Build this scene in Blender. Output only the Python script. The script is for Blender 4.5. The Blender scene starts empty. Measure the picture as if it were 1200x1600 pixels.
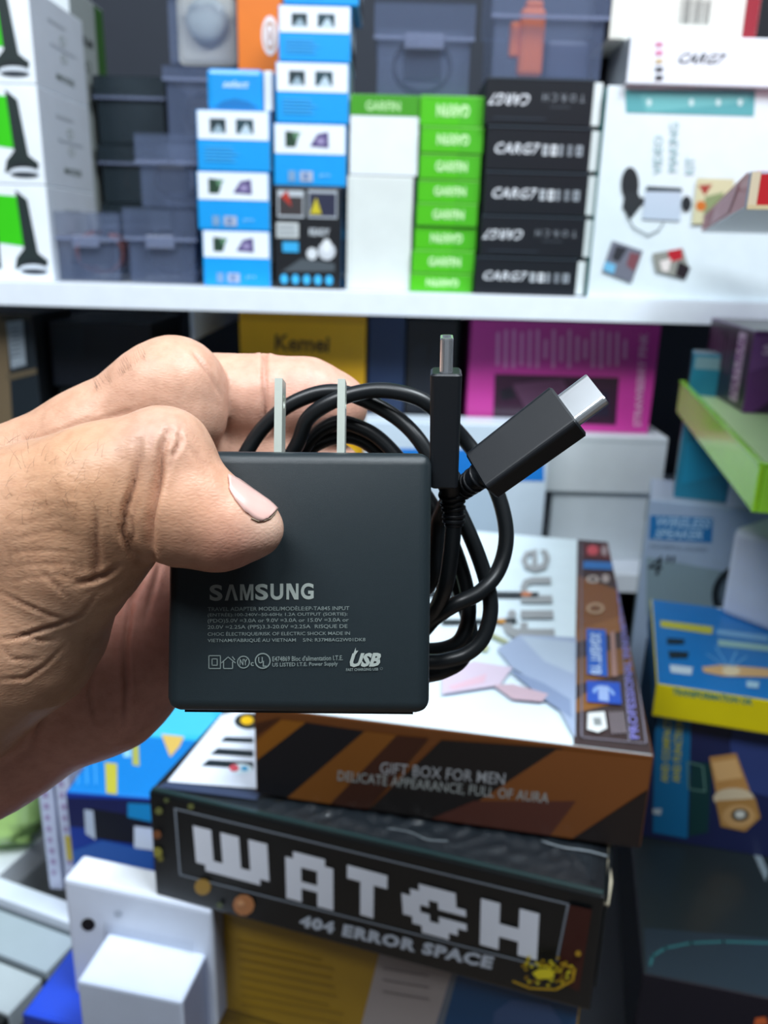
import bpy, bmesh, math, random
import numpy as np
from mathutils import Vector, Matrix
random.seed(7); np.random.seed(7)
SC = bpy.context.scene; COL = SC.collection
R = math.radians

# ------------------------------------------------------------------ camera
F = 1300.0; CZ = 1.40
def _cam():
    dn = Vector(((488-600)/F, -(4800-800)/F, -1)).normalized()
    U = -dn
    Fw = Vector((0, 0, -1)); Fw = (Fw - U*Fw.dot(U)).normalized()
    X = Fw.cross(U)
    return Matrix((X, Fw, U))            # camera space -> world
RC = _cam(); CP = Vector((0, 0, CZ))
cam = bpy.data.cameras.new('camera'); camo = bpy.data.objects.new('camera', cam); COL.objects.link(camo)
camo.matrix_world = Matrix.Translation(CP) @ RC.to_4x4()
cam.sensor_fit = 'VERTICAL'; cam.sensor_height = 36; cam.sensor_width = 27; cam.lens = F/1600*36
cam.clip_start = 0.01; cam.clip_end = 50
cam.dof.use_dof = True; cam.dof.focus_distance = 0.158; cam.dof.aperture_fstop = 19
SC.camera = camo
SC.view_settings.view_transform = 'Standard'; SC.view_settings.look = 'None'
SC.view_settings.gamma = 1; SC.view_settings.use_curve_mapping = False
SC.view_settings.exposure = 0.0
# ------------------------------------------------------------------ world and lights
w = bpy.data.worlds.new('world'); SC.world = w; w.use_nodes = True
w.node_tree.nodes['Background'].inputs[0].default_value = (0.80, 0.90, 1.0, 1)
w.node_tree.nodes['Background'].inputs[1].default_value = 0.17
def area(name, loc, target, sx, sy, power, col):
    l = bpy.data.lights.new(name, 'AREA'); l.shape = 'RECTANGLE'; l.size = sx; l.size_y = sy
    l.energy = power; l.color = col
    o = bpy.data.objects.new(name, l); COL.objects.link(o); o.location = loc
    o.rotation_euler = (Vector(target)-Vector(loc)).to_track_quat('-Z', 'Y').to_euler()
    return o
area('ceiling_light', (0.55, 0.0, 2.65), (0.05, 0.5, 1.2), 0.7, 0.35, 29, (0.86, 0.94, 1.0))
area('ceiling_light', (-0.5, -0.5, 2.65), (0.0, 0.5, 1.2), 1.2, 0.3, 30, (0.90, 0.95, 1.0))

# ------------------------------------------------------------------ pixel helpers (real distances)
def ray(u, v): return RC @ Vector(((u-600)/F, -(v-800)/F, -1))
def at_y(u, v, Y): d = ray(u, v); return CP + d*(Y/d.y)
def at_z(u, v, z): d = ray(u, v); return CP + d*((z-CZ)/d.z)      # z absolute
def at_d(u, v, d): return CP + ray(u, v)*d
def camv(x, y, z): return RC @ Vector((x, y, z))

# ------------------------------------------------------------------ materials
def lin(c):
    if isinstance(c, str): c = [int(c[i:i+2], 16)/255 for i in (0, 2, 4)]
    return tuple(((x+0.055)/1.055)**2.4 if x > 0.04045 else x/12.92 for x in c)
MC = {}
def M(name, col, rough=0.5, metal=0.0, var=0.06, scale=60, bump=0.0, coat=0.0, alpha=1.0, spec=0.5):
    key = (name, col if isinstance(col, str) else tuple(col), rough, metal, alpha)
    if key in MC: return MC[key]
    m = bpy.data.materials.new(name); m.use_nodes = True; nt = m.node_tree; b = nt.nodes['Principled BSDF']
    c = lin(col)
    tc = nt.nodes.new('ShaderNodeTexCoord'); n = nt.nodes.new('ShaderNodeTexNoise')
    n.inputs['Scale'].default_value = scale; n.inputs['Detail'].default_value = 3
    nt.links.new(tc.outputs['Object'], n.inputs['Vector'])
    mx = nt.nodes.new('ShaderNodeMix'); mx.data_type = 'RGBA'
    mx.inputs['A'].default_value = (*[x*(1-var) for x in c], 1)
    mx.inputs['B'].default_value = (*[min(1, x*(1+var)) for x in c], 1)
    nt.links.new(n.outputs['Fac'], mx.inputs['Factor']); nt.links.new(mx.outputs['Result'], b.inputs['Base Color'])
    b.inputs['Roughness'].default_value = rough; b.inputs['Metallic'].default_value = metal
    b.inputs['Specular IOR Level'].default_value = spec
    b.inputs['Coat Weight'].default_value = coat; b.inputs['Coat Roughness'].default_value = 0.15
    b.inputs['Alpha'].default_value = alpha
    if bump:
        bp = nt.nodes.new('ShaderNodeBump'); bp.inputs['Strength'].default_value = bump; bp.inputs['Distance'].default_value = 0.001
        n2 = nt.nodes.new('ShaderNodeTexNoise'); n2.inputs['Scale'].default_value = scale*12
        nt.links.new(tc.outputs['Object'], n2.inputs['Vector'])
        nt.links.new(n2.outputs['Fac'], bp.inputs['Height']); nt.links.new(bp.outputs['Normal'], b.inputs['Normal'])
    MC[key] = m; return m
def card(c): return M('printed_card', c, rough=0.42, coat=0.25)
def ink(c): return M('print_ink', c, rough=0.45, var=0.03)

# ------------------------------------------------------------------ object helpers
def tag(o, label=None, cat=None, group=None, kind=None):
    if label: o['label'] = label
    if cat: o['category'] = cat
    if group: o['group'] = group
    if kind: o['kind'] = kind
    return o
def link(name, me, parent=None):
    o = bpy.data.objects.new(name, me); COL.objects.link(o)
    if parent: o.parent = parent
    return o
def frm(name, bm, mats, parent=None, smooth=False):
    me = bpy.data.meshes.new(name); bm.normal_update(); bm.to_mesh(me); bm.free()
    for m in (mats if isinstance(mats, (list, tuple)) else [mats]): me.materials.append(m)
    if smooth:
        for p in me.polygons: p.use_smooth = True
    return link(name, me, parent)
def empty(name, mat, label, cat, group=None):
    o = bpy.data.objects.new(name, None); COL.objects.link(o); o.empty_display_size = 0.01
    o.matrix_world = mat; return tag(o, label, cat, group)
def bx(bm, x0, x1, y0, y1, z0, z1, mi=0, bevel=0.0, seg=2, warp=0.0):
    v = [bm.verts.new((x, y, z)) for z in (z0, z1) for y in (y0, y1) for x in (x0, x1)]
    fs = [bm.faces.new([v[i] for i in q]) for q in ((0,2,3,1),(4,5,7,6),(0,1,5,4),(2,6,7,3),(0,4,6,2),(1,3,7,5))]
    for f in fs: f.material_index = mi
    if bevel:
        es = {e for f in fs for e in f.edges}
        bmesh.ops.bevel(bm, geom=list(es), offset=bevel, segments=seg, affect='EDGES', profile=0.5)
    return fs
def tube(bm, pts, r, n=12, cap=True, mi=0):
    rs = r if isinstance(r, (list, tuple)) else [r]*len(pts)
    P = [Vector(p) for p in pts]; rings = []
    t = (P[1]-P[0]).normalized(); nrm = t.orthogonal().normalized()
    for i, p in enumerate(P):
        tn = (P[min(i+1, len(P)-1)]-P[max(i-1, 0)]).normalized()
        nrm = (nrm - tn*nrm.dot(tn)).normalized(); b = tn.cross(nrm)
        rings.append([bm.verts.new(p + (nrm*math.cos(a)+b*math.sin(a))*rs[i]) for a in [2*math.pi*k/n for k in range(n)]])
    for a, b in zip(rings, rings[1:]):
        for k in range(n):
            f = bm.faces.new((a[k], a[(k+1) % n], b[(k+1) % n], b[k])); f.smooth = True; f.material_index = mi
    if cap:
        bm.faces.new(rings[0][::-1]).material_index = mi; bm.faces.new(rings[-1]).material_index = mi
def catmull(P, n=10):
    P = [Vector(p) for p in P]; out = []
    Q = [P[0]*2-P[1]] + P + [P[-1]*2-P[-2]]
    for i in range(1, len(Q)-2):
        a, b, c, d = Q[i-1:i+3]
        for k in range(n):
            t = k/n
            out.append(0.5*((2*b)+(c-a)*t+(2*a-5*b+4*c-d)*t*t+(3*b-a-3*c+d)*t**3))
    out.append(P[-1]); return out

TX = {}
def textmesh(s, bold=0.0, res=2, space=1.0):
    k = (s, bold, res, space)
    if k in TX: return TX[k]
    cu = bpy.data.curves.new('t', 'FONT'); cu.body = s; cu.resolution_u = res; cu.offset = bold; cu.space_character = space
    o = bpy.data.objects.new('t', cu); COL.objects.link(o)
    dg = bpy.context.evaluated_depsgraph_get(); ev = o.evaluated_get(dg); me = ev.to_mesh()
    vs = [(v.co.x, v.co.y) for v in me.vertices]; fs = [tuple(p.vertices) for p in me.polygons]
    ev.to_mesh_clear(); bpy.data.objects.remove(o); bpy.data.curves.remove(cu)
    x0 = min(v[0] for v in vs); x1 = max(v[0] for v in vs); y0 = min(v[1] for v in vs); y1 = max(v[1] for v in vs)
    vs = [((a-x0)/(x1-x0), (b-y0)/(y1-y0)) for a, b in vs]
    TX[k] = (vs, fs); return TX[k]

class Face:
    """flat print on one plane; coordinates are fractions (s,t) of the face"""
    def __init__(s, root, o, ex, ey, n, name='print'):
        s.root = root; s.o = Vector(o); s.ex = Vector(ex); s.ey = Vector(ey); s.n = Vector(n).normalized()
        s.bm = bmesh.new(); s.mats = []; s.k = 1; s.name = name; s.step = 0.00006
    def mi(s, m):
        if isinstance(m, str): m = ink(m)
        if m not in s.mats: s.mats.append(m)
        return s.mats.index(m)
    def lift(s, p): return s.o + s.ex*p[0] + s.ey*p[1] + s.n*(0.00025 + s.k*s.step)
    def px(s, u, v):
        mw = s.root.matrix_world.inverted(); c = mw @ CP; d = mw.to_3x3() @ ray(u, v)
        t = (s.o-c).dot(s.n)/d.dot(s.n); q = c+d*t-s.o
        return (q.dot(s.ex)/s.ex.length_squared, q.dot(s.ey)/s.ey.length_squared)
    def poly(s, pts, m, nk=True):
        e = .004
        for ax, lim, sg in ((0, e, 1), (0, 1-e, -1), (1, e, 1), (1, 1-e, -1)):      # keep the print on its face
            o = []
            for i in range(len(pts)):
                a, b = pts[i-1], pts[i]; da, db = (a[ax]-lim)*sg, (b[ax]-lim)*sg
                if (da >= 0) != (db >= 0):
                    t = da/(da-db); o.append((a[0]+(b[0]-a[0])*t, a[1]+(b[1]-a[1])*t))
                if db >= 0: o.append((b[0], b[1]))
            pts = o
            if len(pts) < 3: return
        f = s.bm.faces.new([s.bm.verts.new(s.lift(p)) for p in pts]); f.material_index = s.mi(m)
        f.normal_update()
        if f.normal.dot(s.n) < 0: f.normal_flip()
        if nk: s.k += 1
    def rect(s, a, b, c, d, m): s.poly([(a, b), (c, b), (c, d), (a, d)], m)
    def ppoly(s, pts, m): s.poly([s.px(*p) for p in pts], m)
    def ell(s, cx, cy, rx, ry, m, n=20): s.poly([(cx+rx*math.cos(2*math.pi*i/n), cy+ry*math.sin(2*math.pi*i/n)) for i in range(n)], m)
    def pell(s, u, v, ru, rv, m, n=18): s.ppoly([(u+ru*math.cos(2*math.pi*i/n), v+rv*math.sin(2*math.pi*i/n)) for i in range(n)], m)
    def ring(s, cx, cy, rx, ry, wd, m, a0=0, a1=360, n=24):
        for i in range(n):
            a = R(a0+(a1-a0)*i/n); b = R(a0+(a1-a0)*(i+1)/n)
            s.poly([(cx+rx*math.cos(a), cy+ry*math.sin(a)), (cx+rx*math.cos(b), cy+ry*math.sin(b)),
                    (cx+rx*(1-wd)*math.cos(b), cy+ry*(1-wd)*math.sin(b)), (cx+rx*(1-wd)*math.cos(a), cy+ry*(1-wd)*math.sin(a))], m, False)
        s.k += 1
    def line(s, pts, wd, m):      # wd in metres
        L = [s.o*0+s.ex*p[0]+s.ey*p[1] for p in pts]
        for a, b in zip(L, L[1:]):
            d = (b-a).normalized()*wd/2; q = s.n.cross(d.normalized())*wd/2
            c = [a-d-q, b+d-q, b+d+q, a-d+q]
            s.poly([(x.dot(s.ex)/s.ex.length_squared, x.dot(s.ey)/s.ey.length_squared) for x in c], m, False)
        s.k += 1
    def text(s, t, bl, br, tl, m, bold=0.0, res=2, shear=0.0, space=1.0):
        vs, fs = textmesh(t, bold, res, space); bl = Vector(bl); e = Vector(br)-bl; g = Vector(tl)-bl; i = s.mi(m)
        cc_ = lambda p: (min(max(p[0], .004), .996), min(max(p[1], .004), .996))
        bvs = [s.bm.verts.new(s.lift(cc_(bl+e*(a+shear*b)+g*b))) for a, b in vs]
        for f in fs:
            try: q = s.bm.faces.new([bvs[j] for j in f])
            except ValueError: continue
            q.material_index = i; q.normal_update()
            if q.normal.dot(s.n) < 0: q.normal_flip()
        s.k += 1
    def T(s, t, a, b, c, d, m, rot=0, **kw):
        q = {0: ((a,b),(c,b),(a,d)), 180: ((c,d),(a,d),(c,b)), 90: ((c,b),(c,d),(a,b)), 270: ((a,d),(a,b),(c,d))}[rot]
        s.text(t, *q, m, **kw)
    def ptext(s, t, bl, br, tl, m, **kw): s.text(t, s.px(*bl), s.px(*br), s.px(*tl), m, **kw)
    def lines(s, a, b, c, d, n, m, seed=0, vert=False, fill=0.45):
        rnd = random.Random(seed)
        for i in range(n):
            if vert:
                x = a+(c-a)*(i+.5)/n; hw = (c-a)/n*fill/2; e = rnd.uniform(.55, 1); mid = (b+d)/2; hh = (d-b)/2*e
                s.poly([(x-hw, mid-hh), (x+hw, mid-hh), (x+hw, mid+hh), (x-hw, mid+hh)], m, False)
            else:
                y = b+(d-b)*(i+.5)/n; hw = (d-b)/n*fill/2; e = a+(c-a)*rnd.uniform(.6, 1)
                s.poly([(a, y-hw), (e, y-hw), (e, y+hw), (a, y+hw)], m, False)
        s.k += 1
    def done(s, label=None):
        if not len(s.bm.verts): s.bm.free(); return
        o = frm(s.name, s.bm, s.mats, s.root)
        if label: o['label'] = label
        return o

class Box:
    def __init__(s, name, label, w, d, h, base, yaw=0, cols='ffffff', group=None, cat='box', rx=0, ry=0, bevel=0.0009, body='carton', lid=True, mats=None):
        """cols: one colour or dict front/top/right/left/back/bottom; base = centre of the base"""
        s.w, s.d, s.h = w, d, h
        M4 = Matrix.Translation(base) @ Matrix.Rotation(yaw, 4, 'Z') @ Matrix.Rotation(rx, 4, 'X') @ Matrix.Rotation(ry, 4, 'Y')
        s.root = empty(name, M4, label, cat, group); s.M = M4
        if isinstance(cols, str): cols = {'front': cols}
        order = ['bottom', 'top', 'front', 'back', 'left', 'right']
        cl = [cols.get(k, cols['front']) for k in order]; uniq = []
        bm = bmesh.new(); fs = bx(bm, -w/2, w/2, -d/2, d/2, 0, h)
        for f, c in zip(fs, cl):
            if c not in uniq: uniq.append(c)
            f.material_index = uniq.index(c)
        # paper board is never quite square
        rnd = random.Random(label)
        bm.verts.ensure_lookup_table()
        bmesh.ops.bevel(bm, geom=list(bm.edges), offset=bevel, segments=2, affect='EDGES', profile=0.6)
        s.body = frm(body, bm, mats or [card(c) if isinstance(c, str) else c for c in uniq], s.root)
        if lid:   # tucked flap of the carton: a thin panel whose edge shows on the right end / top
            bm = bmesh.new(); e = 0.00035
            bx(bm, -w/2+.0025, w/2-.0025, -d/2+.0025, d/2-.002, h-.0002, h+e-.0002+.0001, bevel=0.0001, seg=1)
            top = cols.get('top', cols['front'])
            frm('tuck_flap', bm, card(top) if isinstance(top, str) else top, s.root)
    def face(s, k, name=None):
        w, d, h = s.w, s.d, s.h; name = name or 'printed_' + k
        if k == 'front': return Face(s.root, (-w/2, -d/2, 0), (w, 0, 0), (0, 0, h), (0, -1, 0), name)
        if k == 'top': return Face(s.root, (-w/2, -d/2, h), (w, 0, 0), (0, d, 0), (0, 0, 1), name)
        if k == 'right': return Face(s.root, (w/2, -d/2, 0), (0, d, 0), (0, 0, h), (1, 0, 0), name)
        if k == 'left': return Face(s.root, (-w/2, d/2, 0), (0, -d, 0), (0, 0, h), (-1, 0, 0), name)
GAP = 0.0003
def fbox(name, label, ul, ur, vt, Y, d, zb=None, vb=None, cls=Box, yaw=0, **kw):
    """upright box whose front stands at distance Y; bottom at zb (or the height of pixel row vb)"""
    um = (ul+ur)/2
    if zb is None: zb = at_y(um, vb, Y).z
    # bottom pixel row of zb
    vbb = vb if vb is not None else 460
    x0 = at_y(ul, vbb, Y).x; x1 = at_y(ur, vbb, Y).x; zt = at_y(um, vt, Y).z
    c = Vector(((x0+x1)/2, Y+d/2, zb))
    if yaw: c = Vector(((x0+x1)/2, Y, zb)) + Matrix.Rotation(yaw, 3, 'Z') @ Vector((0, d/2, 0))
    b = cls(name, label, x1-x0, d, zt-zb-GAP, c, yaw=yaw, **kw); b.ztop = zt; return b
def tbox(name, label, FL, FR, zt, d, h, cls=Box, **kw):
    """box whose top front edge runs between two points seen at height zt"""
    a = at_z(*FL, zt); b = at_z(*FR, zt); e = b-a; yaw = math.atan2(e.y, e.x); wd = e.length
    c = (a+b)/2 + Matrix.Rotation(yaw, 3, 'Z') @ Vector((0, d/2, 0)); c.z = zt-h
    bb = cls(name, label, wd, d, h-GAP, c, yaw=yaw, **kw); bb.ztop = zt; return bb

# ------------------------------------------------------------------ room
def slab(name, x0, x1, y0, y1, z0, z1, mat, parent=None, **kw):
    bm = bmesh.new(); bx(bm, x0, x1, y0, y1, z0, z1, **kw); return frm(name, bm, mat, parent)
wallm = M('dark_paint', '1b2330', rough=0.7, bump=0.2); white = M('white_laminate', 'e6eef8', rough=0.35, coat=0.2)
for n, a in (('wall_back', (-1.6, 2.2, 1.13, 1.2, 0, 2.8)), ('wall_left', (-1.67, -1.6, -2.2, 1.2, 0, 2.8)),
             ('wall_right', (2.2, 2.27, -2.2, 1.2, 0, 2.8))):
    tag(slab(n, *a, wallm), kind='structure')
tag(slab('wall_front', -1.67, 2.27, -2.27, -2.2, 0, 2.8, M('shop_paint', 'c9cdd2', rough=0.8)), kind='structure')
tag(slab('floor', -1.67, 2.27, -2.27, 1.2, -.05, 0, M('floor_tile', '8f7f72', rough=0.5, scale=8)), kind='structure')
tag(slab('ceiling', -1.67, 2.27, -2.27, 1.2, 2.8, 2.85, M('ceiling_paint', 'e4e6e8', rough=0.9)), kind='structure')

ZS = at_y(690, 457, .765).z                # top of the upper shelf board
ZL = CZ-.300                               # lower shelf board top
ZC = CZ-.470                               # counter top
SHY = .745
def shelf(label, z, th, y0, x0, x1, bz):
    o = empty('shelf', Matrix.Translation(((x0+x1)/2, y0, z-th)), label, 'shelf'); cx = (x0+x1)/2
    slab('board', x0-cx, x1-cx, 0.004, 1.128-y0, 0, th, white, o, bevel=.001)
    slab('front_edging', x0-cx, x1-cx, 0, 0.004, -.0005, th+.0002, M('white_edging', 'eaf1fa', rough=.3), o, bevel=.0005)
    for x in (-.95, -.18, .62):
        slab('bracket', x-cx-.002, x-cx+.002, .03, 1.12-y0, -.03, -.0003, M('steel_bracket', 'c8d2e0', rough=.4, metal=.3), o, bevel=.0004)
    return o
shelf('long white shelf board across the picture carrying the stacks of small boxes', ZS, .0195, SHY, -1.3, 1.5, 0)
shelf('lower white shelf board mostly hidden behind the hand and gift box', ZL, .018, .748, -1.3, 1.5, 0)
# counter under the near piles
o = empty('counter', Matrix.Translation((.35, .7, 0)), 'dark counter under the pile of watch and gift boxes', 'counter')
slab('worktop', -.54, 1.1, -.42, .42, ZC-.03, ZC, M('dark_top', '20242b', rough=.4), o, bevel=.002)
slab('cabinet', -.52, 1.08, -.38, .42, 0, ZC-.0303, M('cabinet_grey', '3c4148', rough=.6), o, bevel=.002)
for i in range(4):
    slab('door', -.51+i*.396, -.12+i*.396, -.395, -.3803, .05, ZC-.05, M('cabinet_door', '4a5058', rough=.5), o, bevel=.002)

# ------------------------------------------------------------------ upper shelf, left: white boxes with a green device
def white_set(label, ul, ur, vt, vb, zb, Y=.765, d=.125):
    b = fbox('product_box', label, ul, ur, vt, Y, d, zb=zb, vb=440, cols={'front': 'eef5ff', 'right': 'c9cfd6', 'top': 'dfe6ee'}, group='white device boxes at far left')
    f = b.face('front')
    W = lambda s: s
    f.poly([(.60, .40), (.84, .36), (.84, .88), (.60, .90)], '35c80f'); f.rect(.55, .12, .62, .95, '1f2a26')
    f.poly([(.78, .95), (.86, .85), (.90, .30), (.97, .22), (.95, .12), (.72, .12), (.74, .24), (.80, .34)], '243030')
    f.ell(.86, .16, .10, .07, '1d2529'); f.ell(.86, .12, .11, .055, 'dbe4ee'); f.ell(.86, .10, .10, .03, '28303a')
    f.T('SET', .1, .8, .4, .9, '4f5a60')
    f.done()
    g = b.face('right'); g.T('MODE', .38, .16, .72, .23, '4a5a48', bold=.02)
    for yy, hh in ((.42, .06), (.62, .07)): g.ring(.55, yy, .06, hh*.8, .3, 'a3aca4', n=12)
    g.lines(.3, .74, .8, .8, 1, 'b0b7bb', 1); g.lines(.3, .5, .8, .54, 1, 'b4bbc0', 2); g.done()
    return b
z = ZS+GAP
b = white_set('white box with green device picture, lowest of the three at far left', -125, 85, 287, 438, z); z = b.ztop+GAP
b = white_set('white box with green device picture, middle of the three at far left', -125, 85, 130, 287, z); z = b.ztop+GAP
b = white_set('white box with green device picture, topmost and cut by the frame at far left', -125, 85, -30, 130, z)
b = fbox('product_box', 'tall pale box with a green edge standing behind the green device boxes', -60, 142, -30, .895, .10, zb=ZS+GAP, vb=440,
         cols={'front': 'c2c9cc', 'right': '9aa19e', 'top': 'c2c9cc'})
f = b.face('right'); f.rect(.72, 0, .99, 1, '2f5a1e'); f.T('SLIM', .3, .83, .6, .86, '252a28', bold=.02)
for yy in (.45, .62, .76): f.ring(.42, yy, .08, .02, .3, '727a74', n=12)
f.done()

# ------------------------------------------------------------------ clear plastic cases
PL = M('clear_plastic', '6f7d9c', rough=.2, var=.02, alpha=.22, spec=.6)
PLD = M('smoky_plastic', '303c44', rough=.3, var=.02, alpha=.6)
PLE = M('plastic_rim', '8590ae', rough=.25, var=.02, alpha=.4)
strapO = M('orange_strap', 'e8741f', rough=.5); strapR = M('copper_strap', '9a5038', rough=.5); strapK = M('black_strap', '14161c', rough=.45)
def clear_case(name, label, ul, ur, vt, Y, d, zb, lidf=.3, content='watch', plastic=None, vbx=440, group='plastic watch cases on the upper shelf', smoky=False, latch=True):
    x0 = at_y(ul, vbx, Y).x; x1 = at_y(ur, vbx, Y).x; um = (ul+ur)/2; zt = at_y(um, vt, Y).z
    w, h = x1-x0, zt-zb-GAP; p = plastic or PL
    o = empty(name, Matrix.Translation(((x0+x1)/2, Y+d/2, zb)), label, 'case', group)
    t = .0013; hb = h*(1-lidf)
    bm = bmesh.new(); a = w/2-.003; e = d/2-.003
    bx(bm, -a, a, -e, e, 0, t, bevel=.0004, seg=1)
    for q in ((-a, a, -e, -e+t), (-a, a, e-t, e), (-a, -a+t, -e+t, e-t), (a-t, a, -e+t, e-t)): bx(bm, *q, t, hb)
    frm('case_base', bm, p, o)
    bm = bmesh.new(); a = w/2; e = d/2
    bx(bm, -a, a, -e, e, h-t, h, bevel=.0005, seg=1)
    for q in ((-a, a, -e, -e+t), (-a, a, e-t, e), (-a, -a+t, -e+t, e-t), (a-t, a, -e+t, e-t)): bx(bm, *q, hb-.002, h-t)
    lid_ = frm('lid', bm, p, o)
    bm = bmesh.new(); bx(bm, -a-.0004, a+.0004, -e-.0009, -e-.0001, hb-.003, hb, bevel=.0002, seg=1)
    frm('rim', bm, PLE, lid_)
    if latch:
        bm = bmesh.new(); bx(bm, -w*.2, w*.2, -e-.0026, -e-.001, hb-h*.14, hb+h*.03, bevel=.0012)
        frm('latch', bm, PLE, lid_)
    if content == 'watch' or content == 'strap':     # watch with its strap coiled in the case
        sm = strapK if content == 'watch' else strapR
        r = min(w, h, d)*.30
        pts = [Vector((r*1.2*math.cos(t_), 0, h*.42+r*math.sin(t_))) for t_ in [R(100+i*17) for i in range(20)]]
        bm = bmesh.new()
        for A, B in zip(pts, pts[1:]):
            n = (B-A).normalized().cross(Vector((0, 1, 0)))*.0015; wd = Vector((0, min(.011, d*.2), 0))
            vs = [bm.verts.new(q) for q in (A-wd-n, B-wd-n, B+wd-n, A+wd-n, A-wd+n, B-wd+n, B+wd+n, A+wd+n)]
            for q in ((0,1,2,3),(7,6,5,4),(0,4,5,1),(3,2,6,7)): bm.faces.new([vs[i] for i in q])
        bmesh.ops.recalc_face_normals(bm, faces=bm.faces)
        frm('strap', bm, sm, o)
        bm = bmesh.new(); bx(bm, -r*.8, r*.8, -d*.28, -d*.10, h*.22, h*.60, bevel=.002)
        frm('watch_case', bm, strapK, o)
    if content == 'orange':
        bm = bmesh.new(); bx(bm, -w*.24, -w*.02, -d*.40, -d*.25, .003, h*.62, bevel=.004); bx(bm, -w*.32, -w*.235, -d*.38, -d*.27, h*.2, h*.5, bevel=.002)
        bx(bm, -w*.2, -w*.05, -d*.39, -d*.26, h*.6, h*.68, bevel=.002)
        frm('watch_strap', bm, strapO, o)
        bm = bmesh.new(); bx(bm, w*.02, w*.42, -d*.2, d*.2, .003, h*.4, bevel=.004); frm('card_insert', bm, M('grey_insert', '4a5675', rough=.5), o)
    if content == 'dome':
        bm = bmesh.new(); bmesh.ops.create_uvsphere(bm, u_segments=24, v_segments=12, radius=1)
        for v in bm.verts: v.co = Vector((v.co.x*w*.27, -d*.32+v.co.y*d*.08, h*.62+v.co.z*h*.30))
        frm('dome_lens', bm, M('pale_dome', 'd4e0e0', rough=.25), o, smooth=True)
        bm = bmesh.new(); bx(bm, -w*.40, w*.36, -d*.26, -d*.2, h*.04, h*.97, bevel=.006, seg=4); frm('inner_frame', bm, M('cream_insert', 'dcdcd2', rough=.4), o)
    return zt+GAP
case_g = None
z0 = ZS+GAP
clear_case('plastic_case', 'clear plastic case with a copper strap on the shelf beside the green device boxes', 87, 192, 330, .775, .09, z0, .36, 'strap')
zt = clear_case('plastic_case', 'clear plastic case with front latch standing left of the lowest blue and white box', 198, 310, 325, .772, .09, z0, .38, 'watch')
zt = clear_case('plastic_case', 'clear plastic case with no latch on top of the latched case near the blue boxes', 216, 311, 208, .775, .085, zt, .36, 'watch', latch=False, vbx=330)
clear_case('plastic_case', 'upright clear plastic case half hidden behind the tilted blue wrapped box', 260, 345, 104, .80, .08, zt, .12, 'watch', latch=False, vbx=210) if False else None
# smoky cases further back
zk = z0
for i, (v, lb, ct) in enumerate(((318, 'lowest dark smoky plastic case behind the clear cases', 'none'), (225, 'middle dark smoky plastic case with a copper strap behind the clear cases', 'strap'), (118, 'topmost dark smoky plastic case behind the clear cases', 'none'))):
    zk = clear_case('plastic_case', lb, 158, 266, v, .93, .10, zk, .3, ct, plastic=PLD, latch=False, vbx=320)
# clear cases at the top, standing on a taller pair hidden behind
zq = z0
zq = clear_case('plastic_case', 'lowest clear case in the back stack left of the blue boxes', 262, 372, 222, .885, .09, zq, .3, 'watch', latch=False, vbx=210)
zq = clear_case('plastic_case', 'pale clear case with a bright glint beside the tilted blue wrapped box', 258, 372, 102, .883, .09, zq, .16, 'watch', latch=False, vbx=210)
clear_case('plastic_case', 'clear case holding a round pale dome lamp at the top left', 260, 380, -25, .88, .09, zq, .1, 'dome', latch=False, vbx=100)

# ------------------------------------------------------------------ blue and white gadget boxes
def blue_box(label, ul, ur, vt, zb, kind, Y=.765, d=.075, yaw=0, vb=447, group='blue and white gadget boxes'):
    b = fbox('gadget_box', label, ul, ur, vt, Y, d, zb=zb, vb=vb, cols={'front': '0a9ae6', 'right': 'd9e6f2', 'top': 'e4eef8'}, yaw=yaw, group=group)
    f = b.face('front'); f.rect(0.015, .52, .985, .985, 'e9f1fa')
    if kind == 0:
        f.rect(.18, .62, .40, .86, '22343a'); f.poly([(.2, .62), (.38, .62), (.3, .78)], '9bb2c0')
        f.rect(.54, .62, .78, .86, '27424c'); f.poly([(.58, .62), (.76, .62), (.68, .80)], 'bfd4e2')
        f.lines(.1, .14, .72, .42, 5, '3fb0ee', 4)
    else:
        f.poly([(.16, .62), (.30, .62), (.36, .86), (.16, .88)], '24402f'); f.poly([(.30, .72), (.38, .86), (.26, .86)], '5d8a6a')
        f.poly([(.50, .64), (.60, .84), (.75, .88), (.76, .62)], '55497c'); f.rect(.60, .68, .70, .78, '9a8fb8')
        f.rect(.20, .07, .30, .24, '7aa0c6'); f.rect(.36, .07, .54, .24, 'a9b4cc'); f.rect(.41, .1, .47, .21, '5f7fae')
        f.T('pro', .64, .14, .78, .2, '9fd6f6')
    f.done()
    g = b.face('right'); g.rect(.06, .1, .94, .45, '1b2026'); g.lines(.15, .55, .85, .9, 4, '9fb0c0', 3); g.done()
    return b
z = z0
for lab, ul, ur, vt, k in (('blue and white gadget box at the bottom of the left blue stack', 319, 423, 360, 1),
                           ('blue and white gadget box second from the bottom of the left blue stack', 314, 423, 268, 1),
                           ('blue and white gadget box third from the bottom, under the tilted blue wrapped box', 317, 425, 172, 0)):
    b = blue_box(lab, ul, ur, vt, z, k); z = b.ztop+GAP
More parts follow.
